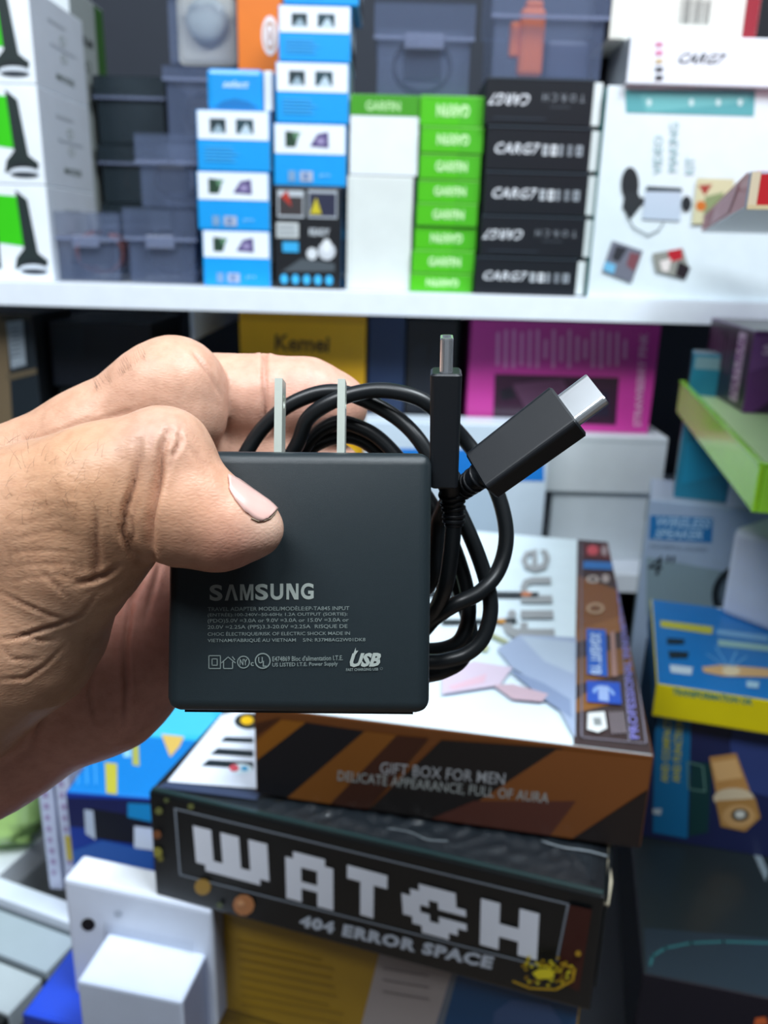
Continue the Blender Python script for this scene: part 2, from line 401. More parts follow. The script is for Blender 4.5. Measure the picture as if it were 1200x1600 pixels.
# wrapped blue box lying on the stack
b = fbox('wrapped_box', 'tilted bright blue wrapped box with pale lettering lying on the left blue stack', 324, 412, 107, .772, .07, zb=z+.0005, vb=170,
         cols={'front': '0d93dd', 'top': '39b4ee', 'right': 'dfe6ee'}, bevel=.004)
f = b.face('front'); f.T('select', .28, .55, .72, .72, 'cfe9fa', bold=.02, shear=.1)
f.poly([(.14, .08), (.30, .22), (.5, .28), (.72, .22), (.9, .08)], '0a6fb4'); f.done()
bm = bmesh.new(); bx(bm, b.w/2+.0005, b.w/2+.008, -b.d/2, b.d/2, 0, b.h*.98, bevel=.001); frm('end_cap', bm, card('dfe7ee'), b.root)
z = z0
b = fbox('gadget_box', 'black gadget box with small product pictures at the base of the second column', 430, 533, 291, .765, .075, zb=z, vb=447,
         cols={'front': '15181d', 'right': '0d7fb8', 'top': '101318'}); z = b.ztop+GAP
f = b.face('front')
f.rect(.05, .70, .44, .96, 'b9c1c8'); f.rect(.07, .72, .42, .90, '3a3436'); f.poly([(.10, .90), (.2, .96), (.26, .8)], 'b03428')
f.rect(.50, .70, .93, .97, 'aab2ba'); f.rect(.52, .72, .91, .94, '2a2d44'); f.poly([(.53, .74), (.62, .9), (.7, .74)], 'c8b928')
f.rect(.03, .50, .36, .65, 'c3c9c9'); f.T('READY', .52, .53, .82, .60, 'cfd6dc', bold=.02); f.lines(.05, .52, .34, .63, 2, '8b9298')
f.rect(.12, .36, .36, .46, '35a8e0'); f.ell(.56, .35, .08, .06, 'd5dade'); f.ell(.78, .38, .13, .09, 'c9ced4'); f.ell(.78, .43, .07, .07, 'e3e7ea')
f.poly([(.1, .16), (.4, .3), (.9, .26), (.9, .18)], '4a5258')
for i in range(5): f.ell(.14+i*.17, .09, .055, .05, '3db4ec', 12)
f.done(); g = b.face('right'); g.rect(0, 0, 1, .1, '0f8fd0'); g.rect(0, .5, 1, .6, '38b6ee'); g.rect(0.1, .7, .9, .95, '10141a'); g.done()
for lab, ul, ur, vt, k in (('blue and white gadget box resting on the black gadget box', 430, 539, 193, 1),
                           ('blue and white gadget box second above the black gadget box', 433, 543, 97, 0),
                           ('blue and white gadget box third above the black gadget box', 438, 545, 8, 0),
                           ('blue and white gadget box at the very top, mostly cut by the frame', 446, 556, -70, 0)):
    b = blue_box(lab, ul, ur, vt, z, k, vb=400 if vt > 150 else 300); z = b.ztop+GAP
# orange box behind
b = fbox('product_box', 'orange box with a white oval badge standing behind the blue boxes', 376, 442, -30, .865, .05, zb=z0, vb=250, cols={'front': 'e0741c', 'right': 'c96414'})
f = b.face('front'); c = f.px(422, 56); f.ell(c[0], c[1], .19, .062, 'e8e2e6'); f.ring(c[0], c[1], .14, .045, .25, 'b98a6a'); f.ell(c[0], c[1], .03, .02, 'a0694a'); f.done()

# ------------------------------------------------------------------ white boxes, green boxes
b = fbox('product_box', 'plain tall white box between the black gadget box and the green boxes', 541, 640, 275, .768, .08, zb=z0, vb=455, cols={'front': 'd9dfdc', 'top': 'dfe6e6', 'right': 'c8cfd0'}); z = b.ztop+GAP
f = b.face('front'); f.rect(.05, .02, .06, .98, 'c6cdcc'); f.done()
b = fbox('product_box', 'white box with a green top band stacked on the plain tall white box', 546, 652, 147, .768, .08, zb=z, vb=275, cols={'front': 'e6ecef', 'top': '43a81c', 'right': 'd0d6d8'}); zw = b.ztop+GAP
f = b.face('front'); f.rect(0, .745, 1, 1, '3f961a'); f.T('GARFIN', .22, .80, .72, .92, 'b7e0a4', bold=.02); f.done()
rows = [(640, 737, 427, 1), (643, 740, 391, 0), (647, 743, 354, 1), (650, 745, 317, 0), (652, 748, 281, 0), (655, 750, 240, 0), (657, 754, 197, 1), (656, 755, 149, 1)]
names = ['lowest', 'second', 'third', 'fourth', 'fifth', 'sixth', 'seventh', 'topmost']
z = z0
for (ul, ur, vt, up), nm in zip(rows, names):
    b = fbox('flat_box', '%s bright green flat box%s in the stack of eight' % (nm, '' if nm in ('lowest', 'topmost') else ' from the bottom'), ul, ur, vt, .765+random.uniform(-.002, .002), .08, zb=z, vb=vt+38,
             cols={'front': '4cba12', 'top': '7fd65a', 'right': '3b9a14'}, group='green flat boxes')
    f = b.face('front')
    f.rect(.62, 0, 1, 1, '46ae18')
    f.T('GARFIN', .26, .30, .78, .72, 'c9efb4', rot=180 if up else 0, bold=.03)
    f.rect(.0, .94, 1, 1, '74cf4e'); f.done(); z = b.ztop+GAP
zg = z
clear_case('plastic_case', 'large clear plastic case with latch standing on the green box stacks', 583, 737, 2, .772, .09, max(zg, zw), .36, 'watch', vbx=145)

# ------------------------------------------------------------------ black boxes, case with orange watch
rows = [(740, 898, 402, 0), (748, 910, 337, 1), (754, 915, 268, 0), (758, 920, 197, 0), (757, 924, 121, 1)]
nm = ['lowest of the five stacked black torch boxes', 'second black torch box from the bottom with inverted print', 'middle black torch box in the stack of five',
      'fourth black torch box from the bottom of the stack', 'topmost black torch box with inverted print under the orange watch case']
z = z0
for (ul, ur, vt, up), lb in zip(rows, nm):
    b = fbox('torch_box', lb, ul, ur, vt, .757, .085, zb=z, vb=vt+68, cols={'front': '10151d', 'top': '20262c', 'right': 'dfe5e2'}, group='black torch boxes')
    f = b.face('front'); wc = 'e2e6ec'
    if up:
        f.T('CARG7', .05, .42, .42, .66, wc, rot=180, bold=.015, shear=.08, space=1.1); f.T('TORCH', .53, .52, .92, .68, '8b929a', rot=180, space=1.8); f.lines(.6, .38, .8, .42, 1, '4e555e'); f.lines(.08, .1, .6, .18, 1, '2c3540')
    else:
        f.T('CARG7', .07, .38, .49, .62, wc, bold=.015, shear=.06, space=1.1)
        for i, (a, c) in enumerate(((.54, .05), (.62, .055), (.70, .03), (.78, .04), (.86, .06))):
            f.rect(a, .36, a+c, .60, ('c2c8ce', 'dfe3e8', 'a9b0b8', '8e959d', '9aa2aa')[i]); f.rect(a+c*.35, .42, a+c*.65, .54, '2b323b')
    f.rect(0, .96, 1, 1, '39434d'); f.done()
    bm = bmesh.new(); bx(bm, b.w/2+.0001, b.w/2+.0075, -b.d/2+.002, b.d/2-.001, .001, b.h-.002, bevel=.0006, seg=1); frm('end_flap', bm, card('dde4e4'), b.root)
    z = b.ztop+GAP
clear_case('plastic_case', 'clear plastic case with an orange watch on top of the black torch boxes', 763, 944, -70, .765, .09, z, .47, 'orange', vbx=118, latch=False)

# ------------------------------------------------------------------ video kit box and what lies on it
b = fbox('kit_box', 'large white kit box with teal band and microphone picture at the right of the shelf', 917, 1290, 137, .752, .07, zb=z0, vb=470, cols={'front': 'dde9ee', 'left': '3f8f8c', 'top': 'e6eef0'})
zk = b.ztop+GAP
f = b.face('front')
f.ppoly([(976, 140), (1180, 140), (1178, 182), (978, 176)], '59a3a8'); f.ppoly([(1000, 148), (1170, 148), (1168, 160), (1010, 176)], '6cb4b6')
for uu in (1014, 1080, 1122, 1156): f.pell(uu, 160, 4, 6, 'c9e2e2', 8)
for t_, x in (('VIDEO', 1022), ('MAKING', 1046), ('KIT', 1072)):
    f.ptext(t_, (x+12, 272 if t_ != 'MAKING' else 268), (x+14, 212 if t_ == 'VIDEO' else 192 if t_ == 'MAKING' else 246), (x-2, 272 if t_ != 'MAKING' else 268), '8fb9bb', bold=.0)
f.pell(984, 288, 14, 27, '22282c'); f.ppoly([(976, 300), (996, 300), (1004, 318), (985, 342), (972, 325)], '2a3034'); f.ppoly([(996, 308), (1012, 310), (1010, 320), (996, 318)], '2a3034')
f.ppoly([(1010, 291), (1064, 294), (1066, 300), (1008, 299)], '2d3a40'); f.ppoly([(1008, 299), (1064, 300), (1062, 345), (1003, 342)], 'bccada'); f.pell(1072, 318, 8, 12, '20282c')
f.line([f.px(*p) for p in ((978, 336), (990, 356), (1012, 368), (1028, 360), (1036, 348))], .001, '5b666c')
f.ppoly([(956, 376), (1004, 392), (986, 442), (940, 424)], '6f7280'); f.ppoly([(962, 384), (980, 388), (966, 410), (955, 404)], '2f3138'); f.ppoly([(984, 394), (1000, 398), (990, 424), (978, 414)], '7c4a52'); f.ppoly([(945, 408), (962, 414), (958, 428), (942, 422)], '6fb6dc')
f.ppoly([(1018, 396), (1066, 388), (1076, 420), (1070, 436), (1024, 424)], '8e8f88'); f.ppoly([(1042, 392), (1064, 388), (1066, 404), (1046, 410)], 'b3202c'); f.ppoly([(1030, 408), (1048, 404), (1044, 424), (1034, 424)], 'e2dad6'); f.ppoly([(1060, 408), (1078, 418), (1070, 436), (1054, 430)], '241c22')
f.ppoly([(1088, 278), (1146, 280), (1140, 350), (1080, 350)], 'cdc9a4'); f.ppoly([(1090, 290), (1112, 288), (1100, 306)], 'a24038'); f.ppoly([(1100, 308), (1130, 300), (1120, 340), (1098, 336)], '86956a'); f.pell(1094, 322, 8, 8, 'c8702c')
f.done()
b = fbox('flat_box', 'white flat box with slanted black lettering lying on the large kit box', 978, 1262, 57, .745, .07, zb=zk, vb=135, cols={'front': 'e6edf5', 'left': '8f969e', 'top': 'dfe6ee'})
f = b.face('front'); f.ptext('CARG7', (1056, 99), (1126, 101), (1058, 82), '23262c', bold=.02, shear=.12)
for i, c in enumerate(('c87a9a', 'd07aa0', 'c8b48a', '3a3f46', '20242a')): f.ppoly([(1024, 66+i*13), (1036, 66+i*13), (1035, 73+i*13), (1023, 73+i*13)], c)
f.done(); zc2 = b.ztop+GAP
b = fbox('product_box', 'cream box with a barcode and dark red edge at the top right', 952, 1182, -45, .765, .07, zb=zc2, vb=52, cols={'front': 'dcdcd4', 'left': '2a2024'})
f = b.face('front'); f.rect(.90, 0, 1, 1, '8e2230')
for i in range(13): f.rect(.46+i*.016, .25, .46+i*.016+random.choice((.005, .009)), .62, '4a4c4c')
f.done()
b = fbox('product_box', 'dark box with a red corner behind the cream barcode box', 925, 990, 45, .835, .06, zb=z0, vb=130, cols={'front': '1a151c', 'right': '140f14'})
f = b.face('front'); f.ppoly([(956, 84), (974, 84), (972, 112), (956, 108)], 'a02038'); f.done()
b = fbox('product_box', 'black box at the upper right behind the cream barcode box', 1150, 1300, -40, .835, .06, zb=z0, vb=100, cols={'front': '15151c'})

# right hand side shelf (outside the frame) and the red box that overhangs it
zr = CZ+.0265
an = at_z(1172, 267, zr); af = at_z(1091, 346, zr); e = af-an; L = min(e.length, .42); ang = math.atan2(e.y, e.x)-math.pi/2
RZ = Matrix.Rotation(ang, 3, 'Z'); hr_ = .0125
base = an + e.normalized()*L/2 + RZ @ Vector((.09, 0, 0)); base.z = zr-hr_
RB = Box('product_box', 'flat red box with glossy pink side and frayed edges sticking in from the right', .18, L, hr_, base, yaw=ang, cols={'front': 'c8202a', 'left': 'c05060', 'bottom': '8f97a8', 'top': 'c22a30'})
f = RB.face('left'); f.poly([(0, .05), (.35, .05), (.35, .95), (0, .95)], 'a83848'); f.poly([(.35, .1), (.8, .2), (.9, .9), (.5, .9)], 'd8a0ae'); f.rect(.0, .92, 1, 1, 'c98a80'); f.done()
f = RB.face('front'); f.rect(0.0, .04, .02, .98, 'e6d6b8'); f.rect(.0, 0, 1, .12, 'dccaa0'); f.done()
sr = empty('side_shelf', Matrix.Translation(base + RZ @ Vector((.16, 0, 0))) @ Matrix.Rotation(ang, 4, 'Z'), 'white side shelf beyond the right edge holding the flat red box', 'shelf')
slab('board', -.05, .25, -.2, .2, -.016, -.0003, white, sr, bevel=.001)
slab('support_post', .21, .24, .1, .13, -(base.z-ZC)+.001, -.0163, white, sr, bevel=.001)

# ------------------------------------------------------------------ lower shelf
z1 = ZL+GAP
b = fbox('product_box', 'yellow box with dark lettering under the shelf behind the finger', 374, 572, 490, .80, .10, zb=z1, vb=520, cols={'front': 'f0b513', 'right': 'c08a10', 'top': 'd09c12'})
f = b.face('front'); f.ppoly([(372, 478), (574, 486), (574, 507), (372, 500)], 'd59c12'); f.ptext('Kemei', (429, 548), (514, 551), (430, 522), '6e5216', bold=.03)  # darker top band is shade under the shelf, put in as print
f.rect(.05, .1, .95, .45, 'f6c830'); f.done()
b = fbox('product_box', 'dark blue box with faint print between the yellow and pink boxes', 576, 634, 492, .80, .10, zb=z1, vb=520, cols={'front': '1d3358', 'top': '101828'})
f = b.face('front'); f.rect(.1, .3, .9, .5, '2c4a78'); f.done()
b = fbox('product_box', 'black box with fine grey print left of the pink box', 622+14, 716, 500, .802, .10, zb=z1, vb=520, cols={'front': '0c0f18', 'top': '0a0c12'})
f = b.face('front'); f.lines(.1, .45, .9, .92, 16, '252c3a', 5, vert=True); f.rect(.12, .1, .16, .6, '6a4a50'); f.done()
# stack of white boxes under the pink box
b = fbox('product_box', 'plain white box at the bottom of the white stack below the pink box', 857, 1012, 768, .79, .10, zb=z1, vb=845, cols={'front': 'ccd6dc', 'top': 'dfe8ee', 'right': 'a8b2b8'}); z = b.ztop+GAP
f = b.face('front'); f.rect(.94, .6, .955, .95, '8f999f'); f.rect(0, .93, 1, .945, 'b4bec4'); f.done()
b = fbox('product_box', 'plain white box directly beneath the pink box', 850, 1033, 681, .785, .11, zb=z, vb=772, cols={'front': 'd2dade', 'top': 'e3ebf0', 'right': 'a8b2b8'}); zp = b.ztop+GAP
f = b.face('front'); f.rect(0, .9, 1, .92, 'bcc6cb'); f.done()
bl = fbox('product_box', 'white and blue box behind the charging cable left of the white stack', 566, 846, 662, .757, .038, zb=z1, vb=840, cols={'front': 'cfe0ee', 'top': 'd6e4f0', 'right': '9aa6b0'})
f = bl.face('front'); f.ppoly([(590, 700), (850, 704), (850, 752), (590, 748)], '1d7fd8'); f.ppoly([(700, 752), (790, 754), (780, 840), (720, 838)], 'b9cfe2'); f.done()
# pink box with window
a = at_y(727, 672, .80); c = at_y(1012, 680, .80); t = at_y(868, 503, .80).z
b = Box('product_box', 'magenta box with a dark window and columns of white print', c.x-a.x, .10, t-zp, ((a.x+c.x)/2, .85, zp), cols={'front': 'd23fa2', 'top': 'a0307c', 'right': 'b83a90', 'left': 'b83a90'}, lid=True)
f = b.face('front')
wp = [f.px(*q) for q in ((773, 584), (967, 590), (962, 664), (770, 658))]
f.poly(wp, M('window_film', '3d2136', rough=.15, coat=.6)); f.ppoly([(800, 600), (880, 592), (900, 640), (830, 655)], '57344e'); f.ppoly([(780, 610), (800, 604), (806, 622), (784, 626)], '1a1220'); f.ppoly([(885, 625), (950, 610), (952, 650), (890, 655)], '2c2438')
rnd = random.Random(3)
for i in range(17):
    u = 778+i*12.4; top = 512+i*.35; L = rnd.choice((40, 52, 58, 30, 60))
    mid = 545; f.ppoly([(u-2.2, mid-L/2), (u+2.6, mid-L/2), (u+1.6, mid+L/2), (u-3.2, mid+L/2)], 'e79ad0')
f.ptext('STRAWBERRY PINK', (1001, 666), (1012, 520), (989, 666), 'f0b4da', bold=.02)
f.done()
# dark boxes at left
b = fbox('product_box', 'large black box with a faint grey outline left of the yellow box', 92, 236, 604, .81, .12, zb=z1, vb=600, cols={'front': '0b1018', 'top': '12181f', 'right': '05070a'}); z = b.ztop+GAP
f = b.face('front'); f.line([f.px(*q) for q in ((84, 660), (86, 612), (160, 610))], .003, '232a2c'); f.done()
b = fbox('product_box', 'upper black box with a painted-on blueish sheen under the shelf at the left', 84, 240, 503, .805, .12, zb=z, vb=600, cols={'front': '0e1520', 'top': '2a333c', 'right': '05070a'})
f = b.face('front'); f.ppoly([(84, 512), (130, 512), (132, 560), (84, 560)], '16202a'); f.done()  # the sheen is a flat patch of bluer colour
b = fbox('carton_box', 'brown cardboard carton with a barcode sticker at the left edge', -120, 56, 490, .78, .1, zb=z1, vb=560, cols={'front': '1a232a', 'top': '5a4b38', 'right': '101418'})
f = b.face('front'); f.ppoly([(-20, 488), (10, 490), (20, 670), (-20, 670)], '6b5c46'); f.ppoly([(10, 585), (80, 570), (80, 578), (12, 595)], '5b503e'); f.ppoly([(0, 495), (66, 492), (66, 498), (0, 502)], '3d3a30')
f.ppoly([(10, 503), (36, 500), (41, 570), (18, 576)], '8c98a2'); f.ppoly([(16, 512), (30, 510), (34, 562), (22, 564)], '9fabb6')
for i in range(7): f.ppoly([(17+i*.2, 514+i*7), (30+i*.5, 512+i*7), (30+i*.5, 515+i*7), (17+i*.2, 517+i*7)], '5c6872')
f.done()

# ------------------------------------------------------------------ right side group
zsp = at_y(1100, 802, .63).z
b = fbox('speaker_box', 'grey blue box lettered for a wireless speaker with a ring picture', 1008, 1300, 797, .66, .075, zb=ZC+GAP, vb=900, yaw=R(-17), cols={'front': 'a6bcd8', 'left': '7c9096', 'top': 'b9c8dc'})
zsp = b.ztop+GAP
f = b.face('front'); f.ppoly([(1010, 915), (1010, 870), (1200, 905), (1200, 990), (1010, 960)], '8ba4b2')
f.ppoly([(1016, 805), (1114, 809), (1112, 848), (1014, 842)], '1f78bc'); f.ptext('WIRELESS', (1022, 822), (1108, 826), (1024, 807), 'a9d0ee', bold=.03, shear=.03); f.ptext('SPEAKER', (1022, 840), (1098, 843), (1024, 826), 'a9d0ee', bold=.03, shear=.03)
f.ptext('POWERFUL SOUND', (1016, 856), (1104, 862), (1017, 850), '76869c')
f.ptext('4"', (1010, 897), (1048, 900), (1013, 866), '26303a', bold=.0, shear=.1)
cx, cy = f.px(1168, 930); e = f.px(1168+58, 930)[0]-cx; g = f.px(1168, 930-52)[1]-cy
f.ell(cx, cy, e*.8, g*.8, '63778a'); f.ring(cx, cy, e, g, .2, '1d2731', n=32); f.ell(cx, cy, e*.45, g*.45, '202a34'); f.done()
# teal box
b = fbox('product_box', 'tall teal box standing on the wireless speaker box behind the lime tray', 1052, 1130, 553, .685, .028, zb=zsp, vb=795, cols={'front': '1c7f9e', 'top': '80909a', 'left': '2b3c44', 'right': '0f4a5c'}, yaw=R(-17))
f = b.face('front'); f.rect(.05, .90, .95, .98, '7da0ac'); f.poly([(.1, .1), (.9, .2), (.8, .5), (.1, .4)], '1b8db2'); f.done()
# lime tray on a white box
zt = CZ-.108; th = .026
A = at_z(1187, 728, zt); Bp = at_z(1063, 597, zt); e = (Bp-A); e.z = 0; L = e.length; ang = math.atan2(e.y, e.x)-math.pi/2
wd = .13
base = A + e/2 + Matrix.Rotation(ang, 3, 'Z') @ Vector((wd/2, 0, 0)); base.z = zt-th
lime = M('lime_acrylic', 'a8f02a', rough=.2, coat=.4); limd = M('lime_edge', 'a6f23a', rough=.2, coat=.4)
tr = empty('tray', Matrix.Translation(base) @ Matrix.Rotation(ang, 4, 'Z'), 'lime green tray slanting in from the right edge under the purple boxes', 'tray')
slab('tray_floor', -wd/2+.003, wd/2-.003, -L/2+.003, L/2-.003, .017, .0195, M('pale_liner', 'd2f4b4', rough=.4), tr, bevel=.0003)
slab('side_wall', -wd/2, -wd/2+.0028, -L/2, L/2, 0, th, lime, tr, bevel=.0006)
slab('side_wall', wd/2-.0028, wd/2, -L/2, L/2, 0, th, lime, tr, bevel=.0006)
slab('end_wall', -wd/2+.003, wd/2-.003, -L/2, -L/2+.0028, 0, th, limd, tr, bevel=.0006)
slab('end_wall', -wd/2+.003, wd/2-.003, L/2-.0028, L/2, 0, th, lime, tr, bevel=.0006)
for s_ in (-1, 1): slab('rim', s_*(wd/2-.0012)-.0022, s_*(wd/2-.0012)+.0022, -L/2, L/2, th+.0001, th+.0016, limd, tr, bevel=.0004)
slab('rim', -wd/2+.003, wd/2-.003, -L/2-.0008, -L/2+.003, th+.0001, th+.0016, limd, tr, bevel=.0004)
b = fbox('product_box', 'small white box on the speaker box under the lime tray', 1128, 1290, 738, .56, .065, zb=zsp, vb=810, cols={'front': 'c9d2ea', 'top': 'dfe6f2', 'left': 'aab4cc'}) if False else None
wb = Box('product_box', 'small white box standing on the speaker box under the lime tray', .13, .05, (zt-th)-zsp-2*GAP, (at_y(1130, 800, .66).x+.075, .672, zsp), yaw=R(-17), cols={'front': 'd3dcf2', 'top': 'e6ecf6', 'left': 'b9c4dc'})
f = wb.face('front'); f.line([(.02, .9), (.25, .5), (.45, .9)], .0006, '8e98b0'); f.done()
# purple boxes on the tray floor
zf = zt-th+.0195+GAP
def purple(label, near, far, w_, h_, cols, deco):
    a = at_z(*near, zf); c = at_z(*far, zf); e = c-a; L = e.length; ang = math.atan2(e.y, e.x)-math.pi/2
    base = a+e/2+Matrix.Rotation(ang, 3, 'Z') @ Vector((w_/2, 0, 0)); base.z = zf
    b = Box('product_box', label, w_, L, h_, base, yaw=ang, cols=cols)
    f = b.face('left'); deco(f); f.done()
    f = b.face('front'); f.poly([(.1, 0), (.6, .5), (.9, .3), (1, 0)], '3a2048'); f.poly([(.0, .5), (.5, .75), (.9, .6), (.9, .9), (0, .95)], '7f4a94'); f.T('SALON', .1, .72, .8, .84, 'd9b4e0', bold=.02); f.done()
def d1(f):
    f.rect(.05, .1, .38, .9, '3a1d36'); f.rect(.70, .08, .86, .94, 'c9a9c4'); f.T('NATURAL', .68, .12, .84, .9, '7b3d78', rot=90, bold=.03); f.lines(.1, .3, .6, .9, 6, '5c3a56', 6, vert=True)
purple('dark purple box with a vertical pink label standing in the lime tray', (1160, 645), (1096, 606), .07, .06, {'front': '6a2f7e', 'left': '2b1629', 'top': '3c3038'}, d1)
# blue box with yellow front lying on the torch picture box
zA = CZ-.270
bA = tbox('product_box', 'blue box with yellow front edge lying on the torch picture box at right', (1026, 1068), (1290, 1108), zA, .144, .024, cols={'front': 'e4d400', 'top': '1479c6', 'left': '0f6496'})
f = bA.face('top'); f.ppoly([(1030, 932), (1080, 936), (1080, 942), (1030, 938)], '4aa0dc'); f.ppoly([(1118, 942), (1170, 946), (1172, 954), (1120, 952)], 'cfe0ec')
f.ppoly([(1032, 970), (1114, 980), (1112, 992), (1032, 980)], 'c9c63c'); f.ppoly([(1120, 984), (1200, 994), (1200, 1004), (1120, 992)], '7db4e0'); f.ppoly([(1122, 1000), (1210, 1010), (1210, 1020), (1122, 1010)], '9cc6c4')
f.ppoly([(1042, 998), (1070, 1000), (1068, 1008), (1042, 1008)], '0f2430'); f.ppoly([(1044, 1018), (1076, 1020), (1074, 1030), (1046, 1030)], '15242c'); f.ppoly([(1046, 1040), (1082, 1044), (1080, 1056), (1048, 1052)], 'c9dcea')
f.ppoly([(1096, 1044), (1130, 1040), (1220, 1048), (1220, 1060), (1130, 1058), (1100, 1052)], 'd8b07a'); f.pell(1142, 1050, 14, 8, 'e8d8b4')
for q in ((1118, 1012, 1136, 1042), (1150, 1020, 1140, 1042), (1104, 1024, 1134, 1044), (1166, 1028, 1144, 1044)): f.line([f.px(q[0], q[1]), f.px(q[2], q[3])], .0008, '7cc0ea')
f.ppoly([(1166, 1066), (1186, 1068), (1184, 1078), (1166, 1076)], 'a9d0e6'); f.done()
f = bA.face('front'); f.ptext('TRANSFORMATION OK', (1050, 1085), (1176, 1102), (1051, 1074), '3d8878', bold=.04); f.done()
zB = zA-.024
bB = tbox('product_box', 'dark blue box with a golden torch picture under the yellow edged box', (1028, 1106), (1290, 1142), zB, .11, .104, cols={'front': '1a2350', 'left': '0a3c5c', 'top': '12567e'})
f = bB.face('front'); f.ppoly([(1024, 1110), (1080, 1114), (1074, 1310), (1020, 1300)], '0f6ca0')
f.ptext('AND COMPACT', (1044, 1222), (1050, 1122), (1032, 1222), 'b8b43a', bold=.03); f.ptext('AND FUNCTION', (1062, 1222), (1068, 1122), (1050, 1222), 'b8b43a', bold=.03)
f.ppoly([(1080, 1190), (1112, 1192), (1106, 1300), (1076, 1306)], '0e3a3c'); f.line([f.px(*q) for q in ((1074, 1190), (1098, 1196), (1102, 1236), (1076, 1232), (1074, 1190))], .0010, '5f8a80')
f.ppoly([(1150, 1118), (1200, 1120), (1230, 1170), (1220, 1250), (1150, 1230), (1140, 1160)], '30417c'); f.pell(1180, 1124, 22, 14, '9a6a5c')
f.ppoly([(1108, 1182), (1150, 1176), (1172, 1236), (1120, 1246)], 'c08e50'); f.ppoly([(1112, 1190), (1150, 1184), (1160, 1214), (1120, 1220)], 'e0b478')
f.pell(1146, 1246, 32, 16, 'd8c8a8'); f.ppoly([(1118, 1250), (1180, 1246), (1188, 1276), (1164, 1298), (1126, 1290)], 'b08448'); f.pell(1154, 1274, 26, 18, 'caa068'); f.pell(1156, 1272, 14, 10, '4c4438'); f.pell(1156, 1271, 8, 6, 'd8dcd4')
f.ppoly([(1020, 1262), (1034, 1262), (1032, 1272), (1020, 1270)], 'b8c8d0'); f.done()
zK = zB-.104
bK = tbox('product_box', 'big black box with a faint teal arc at the bottom right corner', (1004, 1521), (1330, 1585), zK, .22, zK-ZC-GAP, cols={'front': '150f1c', 'top': '1a2529', 'left': '1c2236'})
f = bK.face('top'); 
pts = [(1016, 1508), (1020, 1494), (1040, 1482), (1080, 1474), (1130, 1472), (1200, 1474)]
f.ppoly([(1006, 1450), (1240, 1470), (1260, 1590), (1010, 1525)], '22313d')
f.line([f.px(*p) for p in pts], .0016, '2c6a6e'); f.ppoly([(1174, 1328), (1184, 1326), (1200, 1362), (1196, 1378)], '7f8f98'); f.done()
f = bK.face('front'); f.ppoly([(1180, 1590), (1196, 1588), (1200, 1600), (1178, 1602)], 'c86030'); f.done()
wbx = Box('product_box', 'white rounded box standing on the blue box at the right edge', .06, .07, .07, (at_z(1216, 985, zA).x+.012, at_z(1200, 985, zA).y+.02, zA+GAP), yaw=R(38), cols={'front': 'dbe4f4', 'left': 'd5def0', 'top': 'e6edf8'}, bevel=.005)

# ------------------------------------------------------------------ pile: lower cartons, gold carton, watch carton, gift box
zw_top = CZ-.260; hw = .063
bW_FL, bW_FR = (232, 1236), (946, 1402)
zlow = CZ-.402
a = at_z(*bW_FL, zw_top); c = at_z(*bW_FR, zw_top); e = c-a; yawW = math.atan2(e.y, e.x); WW = e.length
RW = Matrix.Rotation(yawW, 3, 'Z')
def rel(x, y, z): p = a + RW @ Vector((x, y, 0)); p.z = z; return p      # frame of the watch carton (origin top front left)
DW = .20
bw = Box('watch_box', 'black WATCH box with blocky white lettering and clear window under the gift box', WW, DW, hw-GAP, rel(WW/2, DW/2, zw_top-hw), yaw=yawW, cols={'front': '070d10', 'top': '0b1016', 'right': '0a1418', 'left': '0a1016'}, bevel=.0012, lid=False)
f = bw.face('front')
# white double frame
def pline(f, pts, wd, m): f.line([f.px(*p) for p in pts], wd, m)
pline(f, ((274, 1263), (888, 1412), (870, 1500)), .0009, '8a94a0'); pline(f, ((274, 1263), (282, 1366), (860, 1512)), .0009, '8a94a0')
G = {'W': ('1010011', '1010011', '1010011', '1010011', '1110011', '1111111', '0111111'),}
GL = {'W': ["11011011", "11011011", "11011011", "11011011", "11011011", "11111111", "01111110"],
      'A': ["011110", "111111", "110011", "110011", "111111", "110011", "110011"],
      'T': ["111111", "111111", "001100", "001100", "001100", "001100", "001100"],
      'C': ["0011110", "0111110", "1110111", "1100000", "1110111", "0111110", "0011100"],
      'H': ["110011", "110011", "110011", "111111", "111111", "110011", "110011"]}
def glyph(f, g, TLp, TRp, BLp, m):
    g = GL[g]; nr = len(g); nc = len(g[0]); A = Vector(f.px(*TLp)); B = Vector(f.px(*TRp))-A; C = Vector(f.px(*BLp))-A
    for r in range(nr):
        c0 = 0
        while c0 < nc:
            if g[r][c0] == '1':
                c1 = c0
                while c1 < nc and g[r][c1] == '1': c1 += 1
                q = [A+B*(c0/nc)+C*(r/nr), A+B*(c1/nc)+C*(r/nr), A+B*(c1/nc)+C*((r+1)/nr), A+B*(c0/nc)+C*((r+1)/nr)]
                f.poly(q, m, False); c0 = c1
            else: c0 += 1
    f.k += 1
wl = 'e6ecf8'
for g, q in (('W', ((302, 1289), (418, 1318), (308, 1356))), ('A', ((446, 1326), (521, 1345), (448, 1402))), ('T', ((543, 1350), (606, 1367), (543, 1422))),
             ('C', ((626, 1372), (727, 1398), (632, 1448))), ('H', ((752, 1402), (843, 1426), (750, 1474)))): glyph(f, g, *q, wl)
f.ptext('404 ERROR SPACE', (468, 1446), (768, 1513), (471, 1427), 'b9c2cf', bold=.06, space=1.15)
